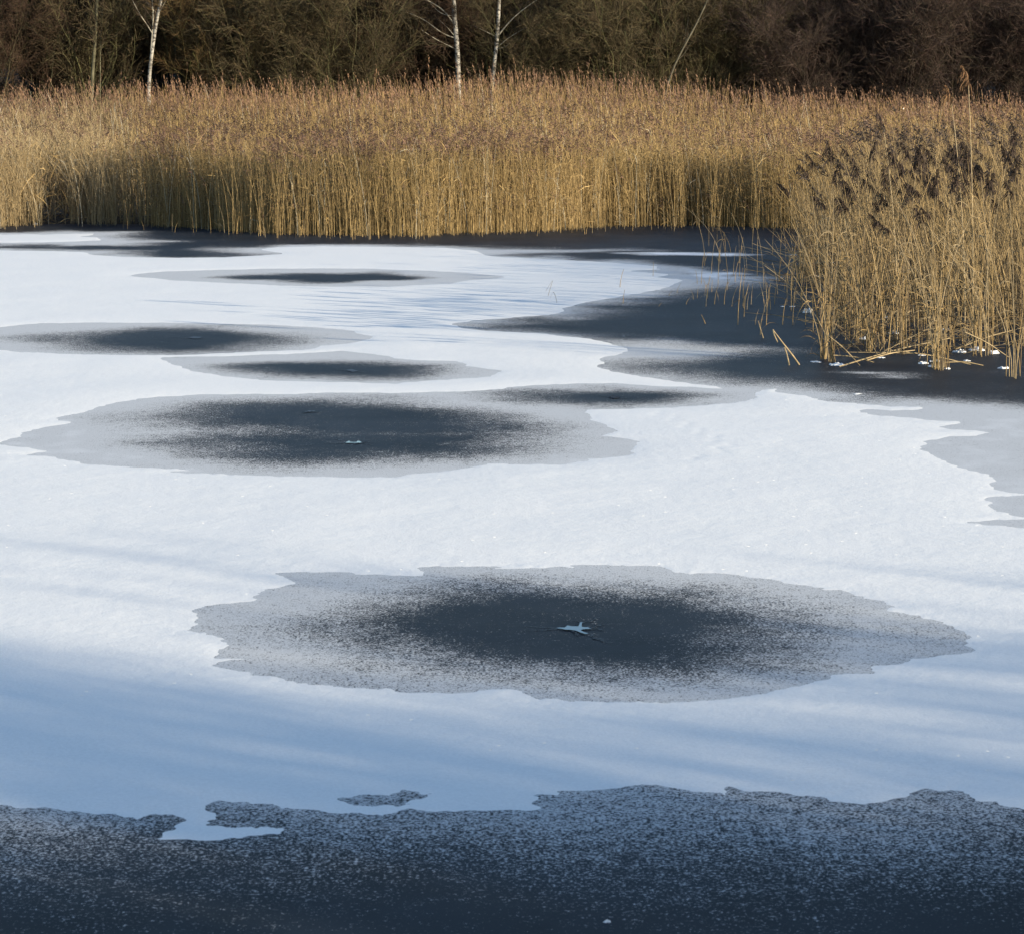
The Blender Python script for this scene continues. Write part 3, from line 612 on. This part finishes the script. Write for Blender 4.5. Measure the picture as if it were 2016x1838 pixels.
for n, d0, d1 in ((23000, -.4, 1.8), (13000, 1.6, 5.0), (22000, 5.0, 31.0), (5000, 19.0, 27.0)):
    px, x, yd, dy = far_reeds(n, d0, d1, 0)
    # openings: dark gap at the left clump, thin place with a snow spot, thinner margin at right of centre
    dens = .62 + .45*fbm(x*.55, yd*.55, 73, 3) + .22*fbm(x*3.5, yd*3.5, 74, 2)
    keep = r.random(n) < np.clip(dens+.25*(dy > 2), .15, 1)
    keep &= ~((np.abs(px-112) < 27) & (dy < 5.5) & (r.random(n) < .95))
    keep &= ~((np.abs(px-165) < 9) & (dy < 2.5) & (r.random(n) < .6)); keep &= ~((np.abs(px-62) < 7) & (dy < 2.5) & (r.random(n) < .6))
    keep &= ~((np.abs(px-265) < 34) & (dy < 7) & (r.random(n) < .80))
    keep &= ~((px > 1180) & (px < 1500) & (dy < .5) & (r.random(n) < .6))
    keep &= (yd < 98.5) 
    px, x, yd, dy = px[keep], x[keep], yd[keep], dy[keep]; n = len(x)
    z = np.maximum(land_z(x, yd), -.02)-.02
    # how tall: about 2 m in front, at the back just up to the outline against the thicket
    yt = np.interp(px, BACKTOP[:, 0], BACKTOP[:, 1])
    ztop_back = CAMH + (HOR-yt)/F*96.0
    q = sstep(0, 26, dy)
    Hf = 2.05 + .25*fbm(x*.3, yd*.3, 75, 3)
    zt = (z + Hf)*(1-q) + (ztop_back-.10)*q
    Hh = np.maximum(zt-z, .9)*(r.normal(.945, .085+.035*q, n))
    Hh = np.where(r.random(n) < .03, Hh*1.08, Hh)
    Hh = np.where((dy < 1.5) & (r.random(n) < .25), Hh*r.uniform(.2, .8, n), Hh)
    lean = np.stack([r.normal(-.05, .18, n), r.normal(0, .15, n)], 1)*Hh[:, None]*(.6+.5*sstep(260, 200, px)[:, None])
    left = sstep(330, 180, px)
    mixr = np.clip(.5+.6*fbm(x*.4, yd*.4, 77, 3)+r.normal(0, .25, n), 0, 1)[:, None]
    c = GOLD*(1-mixr*.5) + OLIVE*mixr*.5
    c = c*(1-left[:, None]*.8) + PALE*.92*left[:, None]*.8
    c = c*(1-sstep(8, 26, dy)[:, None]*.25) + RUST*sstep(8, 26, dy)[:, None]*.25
    c = c*r.uniform(.6, 1.32, (n, 1))
    c = np.where(r.random((n, 1)) < .035, np.array((.52, .46, .34)), c)
    pl = r.random(n) < np.clip(.22 + .5*sstep(2, 8, dy) + .35*fbm(x*.35, yd*.25, 79, 3) - .25*left, .06, .85)
    rad = r.uniform(.0032, .0062, n)*(1+.5*(dy > 3))
    dk = np.exp(-((px-560)/280)**2)*np.exp(-((dy-8)/5.5)**2)
    pl |= r.random(n) < dk*.5
    pcol = np.array((.135, .078, .052))*(1-.55*dk[:, None]) + 0*c
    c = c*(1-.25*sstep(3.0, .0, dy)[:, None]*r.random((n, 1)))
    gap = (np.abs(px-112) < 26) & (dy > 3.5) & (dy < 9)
    c = np.where(gap[:, None], np.array((.06, .04, .022))*r.uniform(.6, 1.4, (n, 1)), c)  # shade of the left gap painted into the reeds standing behind it
    pcol = pcol*(1-.0) + np.array((.09, .05, .02))*sstep(14, 26, dy)[:, None]
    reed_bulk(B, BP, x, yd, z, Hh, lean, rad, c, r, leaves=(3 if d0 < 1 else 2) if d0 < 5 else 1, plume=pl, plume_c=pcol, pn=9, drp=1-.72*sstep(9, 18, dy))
# right-hand bed, behind its nearest reeds
n = 12500
rx = r.uniform(3.0, 17, n); ry = r.uniform(36.5, 71, n)
ins = sdf(rx, ry, RIGHT)
keep = (ins < -.25) & (r.random(n) < np.clip(.45+.75*fbm(rx*.8, ry*.6, 83, 3) + .32*(ry > 41), .08, 1)); x, yd, ins = rx[keep], ry[keep], ins[keep]; n = len(x)
pxr, _ = PX(x, yd, 0)
H = 2.25*(1+.12*fbm(x*.5, yd*.5, 85, 3))*r.normal(1, .1, n)*(.62+.38*sstep(1560, 1760, pxr + 0*x))
H = np.where(r.random(n) < .22, H*r.uniform(.3, .85, n), H)
lean = np.stack([r.normal(-.10, .17, n), r.normal(0, .13, n)], 1)*H[:, None]
c = GOLD*.9*(1-.0)+0*x[:, None]; mixr = r.random((n, 1)); c = c*(1-.45*mixr)+PALE*.45*mixr; c = c*r.uniform(.5, 1.1, (n, 1))
c = np.where(r.random((n, 1)) < .50, np.array((.115, .080, .038))*r.uniform(.5, 1.4, (n, 1)), c)
pl = r.random(n) < .15*sstep(1600, 1780, pxr)
reed_bulk(B, BP, x, yd, np.full(n, -.02), H, lean, r.uniform(.004, .0068, n), c, r, leaves=2, plume=pl & (H > 1.5), plume_c=(.062, .044, .032), pn=26)
# broken stems lying between the standing ones
n = 1500
rx = r.uniform(3.0, 12, n); ry = r.uniform(35.5, 56, n); keep = sdf(rx, ry, RIGHT) < .15; x, y = rx[keep], ry[keep]; n = len(x)
az = r.uniform(0, np.pi, n); ln = r.uniform(.3, 1.3, n); dz = r.uniform(.0, .45, n)*ln
P = np.stack([np.stack([x, y, np.full(n, .02)], 1), np.stack([x+np.cos(az)*ln*.55, y+np.sin(az)*ln*.55, .03+dz*.8], 1), np.stack([x+np.cos(az)*ln, y+np.sin(az)*ln, .03+dz], 1)], 1)
B.add(tubes(P, np.tile([.005, .0045, .003], (n, 1)), 3), np.repeat(PALE*r.uniform(.2, .95, (n, 1)), 9, 0))
n = 9000                                    # bent and broken leaves tangled low along the front of the far bed
px = r.uniform(-260, 1700, n); dyy = r.uniform(-.3, 2.2, n); y = CAMH*F/(np.interp(px, FRONT[:, 0], FRONT[:, 1])-HOR) + dyy + fbm(px*.012, 0*px, 71, 4)*.8; x = (px-CX)/F*y
az = r.uniform(0, 2*np.pi, n); ln = r.uniform(.15, .6, n); z0 = r.uniform(.02, 1.7, n)**1.2; dd = np.stack([np.cos(az)*.8, np.sin(az)*.8, r.uniform(-.7, 1.1, n)], 1)*ln[:, None]
p0 = np.stack([x, y, z0], 1); P = np.stack([p0, p0+dd*.5+np.array([0, 0, .05]), p0+dd], 1); P[..., 2] = np.maximum(P[..., 2], .01)
B.add(ribbons(P, np.array([[.010, .018, .004]])*r.uniform(.7, 1.4, (n, 1)), norm(r.normal(size=(n, 3)))), np.repeat((GOLD*.9)*r.uniform(.45, 1.25, (n, 1)), 6, 0))
n = 9000                                    # matted dead leaves low between the stems, toned dark to paint in shadow depth
rx = r.uniform(3.0, 13, n); ry = r.uniform(36, 60, n); keep = sdf(rx, ry, RIGHT) < -.1; x, y = rx[keep], ry[keep]; n = len(x)
az = r.uniform(0, 2*np.pi, n); ln = r.uniform(.15, .5, n); z0 = r.uniform(0, .75, n)**1.3; dd = np.stack([np.cos(az), np.sin(az), r.uniform(-.5, .9, n)], 1)*ln[:, None]
p0 = np.stack([x, y, z0], 1); P = np.stack([p0, p0+dd*.5+np.array([0, 0, .04]), p0+dd], 1); P[..., 2] = np.maximum(P[..., 2], .01)
B.add(ribbons(P, np.array([[.008, .014, .003]])*r.uniform(.7, 1.4, (n, 1)), norm(r.normal(size=(n, 3)))), np.repeat(np.array((.12, .082, .04))*r.uniform(.35, 1.6, (n, 1)), 6, 0))
# everything of the bed in one mesh
B.V += BP.V; B.Q += [q_+B.n for q_ in BP.Q]; B.C += BP.C
tag(B.build('reed_bed', M_REED), 'dense golden dry reeds with brown plumes filling the pond margin', 'reeds', kind='stuff')
print('reed bed', sum(len(q_) for q_ in B.Q))

# ---- single reeds: prototypes with stem, leaves and plume, then copies
def reed_proto(seed, H, lean, plume, nleaf=3, c=GOLD, rad=.0058, name='reed', pc=(.055, .040, .031)):
    r = np.random.default_rng(seed); K = 9; ts = np.linspace(0, 1, K)
    root = empty(name, (0, 0, 0))
    P = np.zeros((1, K, 3)); P[0, :, 0] = lean*ts**2.0; P[0, :, 1] = r.normal()*.05*ts**2; P[0, :, 2] = H*(ts-.06*abs(lean)*ts**3)
    R = (rad*np.linspace(1, .45, K))[None]
    B = Bag(); B.add(tubes(P, R, 5), np.clip(np.array(c)*r.uniform(.85, 1.15), 0, 1)); B.build('stem', M_REED, root)
    for j in range(nleaf):
        t0 = r.uniform(.1, .85); i = int(t0*(K-1)); p0 = P[0, i]; s_ = r.choice([-1, -1, 1]); az = r.uniform(-.7, .7)
        dr = np.array([s_*math.cos(az), math.sin(az), 0]); ln = r.uniform(.25, .55); u = r.uniform(.3, 1.3)
        tq = np.linspace(0, 1, 5)
        Pl = (p0[None] + ln*(dr[None]*tq[:, None]*.7 + np.array([0, 0, 1.])[None]*(u*tq-.9*tq**2)[:, None]))[None]
        B = Bag(); B.add(ribbons(Pl, np.array([[.006, .012, .012, .008, .001]]), norm(np.array([[dr[1]*.6, -dr[0]*.6, .6]]))), np.array(c)*r.uniform(.7, 1.0)); B.build('leaf', M_REED, root)
    if plume:
        Lp = r.uniform(.20, .30); pn = 130; tt = np.linspace(0, 1, pn) + r.uniform(-.01, .01, pn)
        sg = -1 if lean <= 0 else 1
        top = P[0, -1]; nr_ = norm(P[0, -1]-P[0, -2])
        ax = top[None] + nr_[None]*((tt-.15)*Lp)[:, None] + np.array([sg*.22, 0, -.10])[None]*(np.clip(tt, 0, 1)**2*Lp)[:, None]
        az = r.uniform(0, 2*np.pi, pn); dd = np.stack([np.cos(az)*.7+sg*.40, np.sin(az)*.7, r.uniform(.1, .6, pn)], 1)
        ll = (Lp*.46*(1.1-.75*np.clip(tt, 0, 1))*(.75+.45*np.sin(tt*r.uniform(10, 16)+r.uniform(0, 6)))*r.uniform(.5, 1.25, pn))[:, None]
        Pf = np.stack([ax, ax+dd*ll*.5, ax+dd*ll*.8+np.array([0, 0, -.45])*ll, ax+dd*ll*.95+np.array([0, 0, -1.15])*ll], 1)
        B = Bag(); B.add(ribbons(Pf, np.array([[.004, .010, .010, .003]])*r.uniform(.7, 1.3, (pn, 1)), norm(r.normal(size=(pn, 3)))), vary(pc, pn*8, r, .12))
        p_, r_ = ax[::7][None], np.full((1, len(ax[::7])), .003)
        B.add(tubes(p_, r_, 3), (.12, .08, .05)); B.build('seed_head', M_PLUME, root)
    return root
TALL = [reed_proto(201+i, h, ln, True, 3, (GOLD*.8, PALE*.72, GOLD*.6)[i % 3]) for i, (h, ln) in enumerate([(2.3, -.35), (2.2, -.6), (2.45, -.2), (2.1, -.5), (2.35, .15), (2.0, -.75)])]
BARE = [reed_proto(221+i, h, ln, False, nl, (PALE*.78, GOLD*.5, PALE*.65, np.array((.15, .10, .05)), GOLD*.78)[i % 5]) for i, (h, ln, nl) in enumerate([(2.0, -.45, 1), (1.8, -.7, 2), (2.1, -.15, 1), (1.7, .25, 2), (1.4, -.3, 2), (1.9, -.9, 1), (1.95, -.3, 2), (2.15, -.6, 1), (1.6, -.1, 3), (1.2, .1, 2)])]
STUB = [reed_proto(241+i, h, ln, False, nl, c) for i, (h, ln, nl, c) in enumerate([(.45, -.03, 1, GOLD), (.8, -.08, 1, PALE*.8), (1.1, .05, 2, GOLD*.8), (.3, .06, 0, GOLD), (.6, .12, 1, PALE*.7)])]
seen = set()
def put(lst, i, x, y, sc_, rz, label, group, z=-.02, tilt=0.0):
    p = lst[i % len(lst)]; o = p if p.name not in seen else copy_tree(p); seen.add(p.name)
    o.location = (x, y, z); o.rotation_euler = (0, tilt, rz); o.scale = (1, 1, sc_) if sc_ > .6 else (sc_*1.5, sc_*1.5, sc_)
    return tag(o, label, 'reed', group)
r = np.random.default_rng(12); cnt = 0
# tufts at the near edge of the right-hand bed: (px, py, spread in px, how many, kind of mix)
tufts = [(1622,708,7,15,'tuft of reeds rising from the left foremost base of the right-hand bed', -.5),
         (1640,714,8,11,'bent reed of the second tuft from the left along the bed\'s near edge', -.3),
         (1716,690,16,22,'reed of the close bundle standing behind the leftmost tufts', -.2),
         (1775,688,18,16,'reed of the bundle behind the long fallen stems', -.1),
         (1842,727,16,20,'reed of the foremost tuft standing alone before the right-hand bed', -.1),
         (1862,726,9,8,'straight reed on the right flank of the foremost lone tuft', .1),
         (1690,668,22,20,'reed standing deep behind the left tufts of the bed', -.3),
         (1930,700,20,18,'reed near the snow lumps by the picture\'s right side', -.2),
         (1998,745,14,10,'reed at the extreme right edge of the picture by the ice', 0),
         (1572,560,12,12,'reed of the sparse tuft at the left tip of the right-hand bed', -.2),
         (1655,640,26,22,'reed in the middle of the bed\'s left flank', -.3)]
for (px, py, sprd, n, lab, bias) in tufts:
    for k in range(n):
        q = W(px + r.normal()*sprd*.55, py + r.normal()*sprd*.13 - abs(r.normal())*2)
        f = r.random()
        lst = BARE if f < .62 else TALL if f < .75 else STUB
        if px < 1600: lst = STUB if f < .5 else BARE
        if px > 1900 and py < 730: lst = TALL if f < .5 else BARE
        put(lst, r.integers(0, 60), q[0], q[1], r.uniform(.72, 1.08)*(.72 if px < 1600 else 1), r.normal()*.7 + (math.pi if r.random() < .12 else 0), lab + (', long unbroken' if lst is TALL or lst is BARE and k % 2 else ', leafy' if lst is BARE else ', snapped short'), 'reeds of the near tufts of the right-hand bed', tilt=r.normal()*.05+bias*.10)
        cnt += 1
# the plume-bearing reeds that stand out in the bed
for k in range(64):
    px = r.uniform(1650, 2040); d = r.uniform(36.8, 44)
    if px < 1760 and r.random() < .45: continue
    x = (px-CX)/F*d
    if sdf(np.array([x]), np.array([d]), RIGHT)[0] > -.1: continue
    put(TALL, k, x, d, r.uniform(.78, 1.12), r.normal()*.6, 'dark-plumed reed, ' + ('nearer the ice, ' if d < 40 else 'deeper in the bed, ') + ('above the left tufts' if px < 1780 else 'above the lone foremost tuft' if px < 1900 else 'below the tallest reeds\' right side'), 'plumed reeds of the right-hand bed'); cnt += 1
for px, pt, d, lab in ((1893, 142, 39, 'tallest reed, its tan plume standing against the dark thicket'), (1878, 172, 39.3, 'second tallest reed, plume leaning left beside the tallest'), (1745, 228, 39.5, 'plumed reed with a long dark head left of the two tallest')):
    x = (px-CX)/F*d; zt = AT(px, pt, d)[2]
    o = reed_proto(400+int(px), zt-.10, -.22 if px < 1890 else -.12, True, 1, PALE*1.1 if px > 1800 else PALE*.8, .0085, pc=(.20, .115, .06) if px > 1800 else (.07, .05, .042)); o.location = (x+.15, d, -.02); tag(o, lab, 'reed'); cnt += 1
# thin stalks standing singly in the dark ice and at the edge of the snow: (px, py base, height px)
single = [(1240,590,0),(1220,568,40),(1226,598,30),(1285,545,32),(1316,584,14),(1332,578,22),(1372,588,26),(1380,560,52),(1392,588,38),(1406,600,34),(1413,560,60),(1425,600,42),(1432,560,110),(1440,604,36),(1452,640,92),(1462,588,50),(1470,540,100),(1478,600,36),(1486,640,26),(1496,660,60),(1503,570,112),(1508,640,70),(1516,610,46),(1524,600,30),(1534,555,84),(1540,640,44),(1490,545,70),(1455,545,64),(1400,540,54),(1387,520,90),(1350,600,16),(1296,604,10),(1443,545,50),(1470,610,30),(1530,580,52),(1548,600,66),(1560,640,54),(1585,640,74),(1418,520,100),(1438,500,70),(1480,500,60),(1520,500,66),(1546,510,80),(1372,560,30),(1365,590,22),(1600,655,80),(1575,600,90)]
single += [(r.uniform(1385, 1590), r.uniform(470, 655), r.uniform(14, 70)) for _ in range(34)]
for i, (px, py, hp) in enumerate(single):
    if hp == 0: continue
    if px > 1375: hp *= 1.25
    q = W(px, py); h = hp/F*q[1]
    lst = STUB if h < .9 else BARE; j = r.integers(0, 60); p = lst[j % len(lst)]; hh = {0: .45, 1: .8, 2: 1.1, 3: .3, 4: .6}[j % 5] if lst is STUB else [2.0, 1.8, 2.1, 1.7, 1.4, 1.9, 1.95, 2.15, 1.6, 1.2][j % 10]
    o = put(lst, j, q[0], q[1], h/hh, r.normal()*.8, ('tall' if h > 1.2 else 'knee-high' if h > .5 else 'short')+' lone dry stalk '+('on the snow edge' if px < 1385 else 'at mid dark ice' if px < 1480 else 'close to the right-hand bed')+(', nearer the far reeds' if py < 545 else ', middle distance' if py < 600 else ', nearest the viewer'), 'lone stalks in the dark ice')
    o.scale = (max(.9, min(1, h/hh)), .9, h/hh)
    cnt += 1
# stubs along the front of the far bed
for k in range(60):
    px = r.uniform(250, 1560); yf = np.interp(px, FRONT[:, 0], FRONT[:, 1]); q = W(px, yf + r.uniform(2, 15))
    put(STUB, k, q[0], q[1], r.uniform(.5, 1.2), r.uniform(0, 6), 'short reed stub before the far bed, '+ZN[int(np.searchsorted(ZX, px))].replace('touching', 'below'), 'stubs in front of the far bed'); cnt += 1
print('single reeds', cnt)
def bent(name, label, paths, rad=.007, c=PALE, cat='reed', group=None, leaf=None):
    base = np.array(paths[0][0])
    root = empty(name, base)
    for p in paths:
        P, R = poly_tube(np.array(p)-base, [rad, rad*.9, rad*.6], 10)
        B = Bag(); B.add(tubes(P, R, 5), c); B.build('stem', M_REED, root)
    return tag(root, label, cat, group)
D0 = W(1572, 719)[1]
bent('broken_reed', 'broken reed bent into a narrow hook, alone on the ice left of the bed', [[W(1573, 719), AT(1560, 700, D0), AT(1545, 682, D0), AT(1530, 662, D0), AT(1521, 650, D0+.05)], [AT(1521, 650, D0+.05), AT(1523, 660, D0-.1), AT(1530, 674, D0-.15)], [W(1553, 720), AT(1549, 700, D0), AT(1544, 684, D0)]], .011, PALE*.85)
def stalk_px(label, base, pts, rad=.004, c=PALE*.6):
    d = W(*base)[1]; return bent('bent_stalk', label, [[W(*base)]+[AT(x, y, d) for x, y in pts]], rad, c)
stalk_px('thin grass stalk bent to the left, on open snow', (1078, 585), [(1085, 560), (1090, 548), (1082, 560), (1074, 574)], .004)
stalk_px('second thin bent stalk on open snow, close to the first', (1096, 598), [(1094, 585), (1088, 572), (1083, 588)], .004)
stalk_px('leaning leaf blade upright in the ice under the lone stalks', (1502, 666), [(1497, 650), (1492, 632)], .008, PALE*.8)
stalk_px('short split stalk on the dark ice below the snow edge', (1388, 638), [(1384, 628), (1380, 620)], .006, GOLD*.7)
for i, (a, b_, lab) in enumerate([((1652, 724), (1870, 666), 'longest fallen reed, lying from the foremost snow lump up to the right'), ((1640, 700), (1720, 716), 'fallen reed lying flat beside the left tuft'), ((1628, 660), (1692, 722), 'reed leaning down to the right from the left tuft'),
        ((1705, 712), (1800, 690), 'fallen reed crossing behind the longest one'), ((1860, 714), (1935, 722), 'fallen reed pointing right from the lone foremost tuft'), ((1750, 690), (1910, 720), 'long fallen reed sloping down to the right behind the lone tuft'), ((1880, 690), (2015, 645), 'fallen reed rising towards the right picture edge'), ((1900, 655), (1985, 706), 'fallen reed among the snow lumps at the right'),
        ((1590, 500), (1530, 540), 'snowy broken reed lying at the left tip of the bed'), ((1640, 545), (1480, 480), 'long leaning reed at the bed\'s left tip')]):
    wa = W(*a); wb = AT(b_[0], b_[1], wa[1]+.4) if b_[1] < a[1] else W(*b_)
    wa2 = wa if b_[1] < a[1] else AT(a[0], a[1], wb[1])
    if wa2[2] < 0.01: wa2[2] = .012
    if wb[2] < 0.01: wb[2] = .012
    mid = (wa2+wb)/2 + np.array([0, 0, .03])
    bent('fallen_reed', lab, [[wa2, mid, wb]], .0085, PALE*rng.uniform(.7, 1.0), group='fallen reeds at the near edge of the right-hand bed')

# ------------------------------------------------------------------ snow lumps on the ice between the reeds
def lump(label, px, py, wpx, hz, seed, name='snow_lump'):
    wpx *= .72; hz *= .7
    r = np.random.default_rng(seed); c = W(px, py); a = wpx/F*c[1]/2; nu, nv = 28, 10
    u = np.linspace(0, 2*np.pi, nu, endpoint=False); v = np.linspace(0, 1, nv)
    U, Vv = np.meshgrid(u, v)
    rag = .9 + .95*fbm(np.cos(U)*2.2+seed, np.sin(U)*2.2, seed, 4)
    X = np.cos(U)*a*Vv*rag; Y = np.sin(U)*a*1.1*Vv*rag
    Z = hz*np.sqrt(np.clip(1-Vv**2, 0, 1))*np.clip(1+1.3*fbm(X/a*2.5+seed, Y/a*2.5, seed+3, 3), .12, 2) - .004
    idx = np.arange(nu*nv).reshape(nv, nu)
    Qd = np.stack([idx[:-1], idx[1:], np.roll(idx[1:], -1, 1), np.roll(idx[:-1], -1, 1)], -1).reshape(-1, 4)
    o = mesh(name, np.stack([X, Y, Z], -1).reshape(-1, 3), Qd, M_SNOW); o.location = (c[0], c[1], 0)
    return tag(o, label, 'snow lump', 'snow lumps at the near edge of the right-hand bed')
LUMPS = [(1645,719,46,.035,'broad snow lump at the foot of the leftmost foremost tuft'), (1590,616,26,.07,'rounded snow lump alone on dark ice left of the bed'), (1606,713,44,.012,'flat snow strip just left of the foremost left tuft'),
 (1815,716,30,.03,'snow lump left of the lone foremost tuft'), (1838,712,24,.035,'snow lump touching the lone foremost tuft behind'), (1838,722,28,.03,'snow lump touching the lone foremost tuft in front'),
 (1865,727,16,.02,'small snow lump right of the lone foremost tuft'), (1815,700,26,.02,'flat snow scrap behind the lone foremost tuft'), (1925,690,40,.05,'large snow lump among the reeds near the right edge'),
 (1890,694,30,.04,'middle-sized snow lump left of the large one near the right edge'), (1955,696,30,.04,'snow lump right of the large one near the right edge'), (1975,726,26,.03,'snow lump on the open ice near the right edge'),
 (1902,711,18,.02,'small snow scrap behind the fallen reed by the lone tuft'), (1735,705,22,.015,'thin snow scrap between the left tufts and the lone tuft'), (1560,604,22,.012,'flat snow scrap left of the rounded lump'),
 (1540,604,14,.012,'tiny snow scrap farthest left of the rounded lump'), (1632,540,24,.07,'snow caught in the reeds at the bed\'s left tip'), (1636,520,18,.09,'upper snow clot in the reeds at the bed\'s left tip'),
 (1600,545,30,.03,'snow under the crossed stems at the bed\'s left tip'), (1640,560,22,.03,'low snow lump at the foot of the bed\'s left tip'), (1730,563,16,.04,'snow speck deep in the bed\'s left flank'),
 (1700,668,26,.04,'snow behind the close bundle of reeds'), (1760,657,34,.05,'snow deep between the bundles'), (1860,650,46,.04,'long snow scrap deep behind the lone tuft'), (1748,627,18,.05,'small snow clot high in the left flank'),
 (1616,464,14,.05,'snow speck on the ice behind the bed\'s left tip'), (1686,776,30,.012,'thin snow scrap on the ice before the bed'), (70,443,12,.05,'small white snow speck before the far left reeds'), (250,383,26,.09,'snow patch shining through the gap in the left reeds'), (300,384,30,.05,'dimmer snow patch in the same gap of the left reeds')]
for i, (px, py, wpx, hz, lab) in enumerate(LUMPS): lump(lab, px, py, wpx, hz, 300+i)

# ------------------------------------------------------------------ melt holes with their cracks
def flat_poly(name, pts, z, mat, parent, org):
    me = bpy.data.meshes.new(name); P = [Vector((*(W(x, y)[:2]-org[:2]), z)) for x, y in pts]
    import bmesh
    bm = bmesh.new(); f = bm.faces.new([bm.verts.new(p) for p in P]); f.normal_update()
    if f.normal.z < 0: f.normal_flip()
    bmesh.ops.triangulate(bm, faces=[f]); bm.to_mesh(me); bm.free(); me.materials.append(mat)
    o = bpy.data.objects.new(name, me); COL.objects.link(o); o.parent = parent; return o
def crack(pts, parent, org, wd=.012):
    wd *= .45
    r = np.random.default_rng(len(pts)+int(pts[0][0])); W_ = np.array([W(x, y)[:2]-org[:2] for x, y in pts])
    seg = np.r_[0, np.cumsum(np.linalg.norm(np.diff(W_, axis=0), axis=1))]; ts = np.linspace(0, seg[-1], 26)
    P = np.stack([np.interp(ts, seg, W_[:, 0]), np.interp(ts, seg, W_[:, 1])], 1) + r.normal(size=(26, 2))*.012
    d = norm(np.gradient(P, axis=0)); nn = np.stack([-d[:, 1], d[:, 0]], 1); wv = (wd*np.linspace(1, .15, 26)*r.uniform(.5, 1.4, 26))[:, None]
    V = np.concatenate([np.c_[P-nn*wv, np.full(26, .004)], np.c_[P+nn*wv, np.full(26, .004)]])
    Qd = np.array([(i, i+1, i+27, i+26) for i in range(25)])
    return mesh('crack', V, Qd, M_CRACK, parent, smooth=False)
def hole(label, c, star, cracks, wd=.012, mat=None):
    org = W(*c); root = empty('melt_hole', org)
    if star: flat_poly('water_surface', star, .008, mat or M_WATER, root, org)
    for k in cracks: crack(k, root, org, wd)
    return tag(root, label, 'melt hole')
def zc(pts): return [((1700+(925+(x-925)*.9)*.248)/1.7077, (1980+(540+(y-540)*.85)*.248)/1.7077) for x, y in pts]
hole('star-shaped open water in the largest near patch, with radiating cracks', (1130, 1240),
  zc([(650,540),(700,528),(780,530),(825,495),(880,508),(985,512),(1000,490),(1012,450),(1050,440),(1040,470),(1038,515),(1085,525),(1140,522),(1140,535),(1185,540),(1150,550),(1060,555),(1020,572),(1080,605),(1145,622),(1100,630),(1040,615),(950,578),(870,566),(790,562),(740,548),(700,543)]),
  [zc(p) for p in ([(650,540),(540,555),(400,560),(120,568)], [(700,530),(480,515),(200,492),(40,500)], [(1040,450),(1170,410),(1300,355)], [(1185,540),(1300,490),(1450,462),(1720,455)], [(1180,545),(1300,545),(1400,570)], [(1145,622),(1250,685),(1400,705),(1580,710)], [(1250,685),(1350,735),(1500,765)], [(1030,460),(980,410),(870,405)], [(950,580),(960,650),(1040,640)])], .016)
def zd(pts): return [((900+x*.1984)/1.7077, (1350+y*.1984)/1.7077) for x, y in pts]
hole('small two-lobed melt hole in the wide middle patch, pale with reflected sky', (697, 871),
  zd([(1310,712),(1350,690),(1380,678),(1395,698),(1450,702),(1500,700),(1520,680),(1550,682),(1590,706),(1560,714),(1450,712),(1380,714)]),
  [zd(p) for p in ([(1310,712),(1100,705),(980,712),(820,722)], [(800,730),(600,745),(400,750)], [(1600,690),(1850,700)], [(1620,715),(1800,745)], [(1460,715),(1430,760),(1405,790)], [(1260,665),(1150,640),(880,620)])], .02)
hole('dark splintered hole at the back of the wide middle patch', (610, 810), zd([(610,180),(660,178),(700,160),(740,172),(780,165),(810,180),(780,188),(740,182),(700,196),(690,184),(650,192)]), [zd([(810,180),(860,186),(930,182)]), zd([(640,195),(600,205)])], .02, M_CRACK)
hole('tiny pale melt hole in the small elongated patch right of the wide one', (1207, 783), [(1198,783),(1205,780),(1213,781),(1222,784),(1212,786),(1203,785)], [[(1198,783),(1182,780),(1165,779)], [(1222,784),(1240,785)]], .02)
hole('dark crack mark in the patch at the left edge of the pond', (385, 666), [(370,666),(382,664),(398,665),(392,668),(380,668)], [[(398,666),(412,667)], [(370,666),(320,663)], [(330,675),(312,673)]], .025, M_CRACK)
hole('dark crack mark in the patch below the left-edge patch', (690, 731), [(680,730),(692,728),(705,732),(694,734)], [[(705,732),(722,734)], [(680,730),(660,727)]], .025, M_CRACK)
lump('small pale frozen snow spot in the near dark ice at the bottom', 1195, 1813, 26, .012, 991)
print('all done', len(SC.objects))
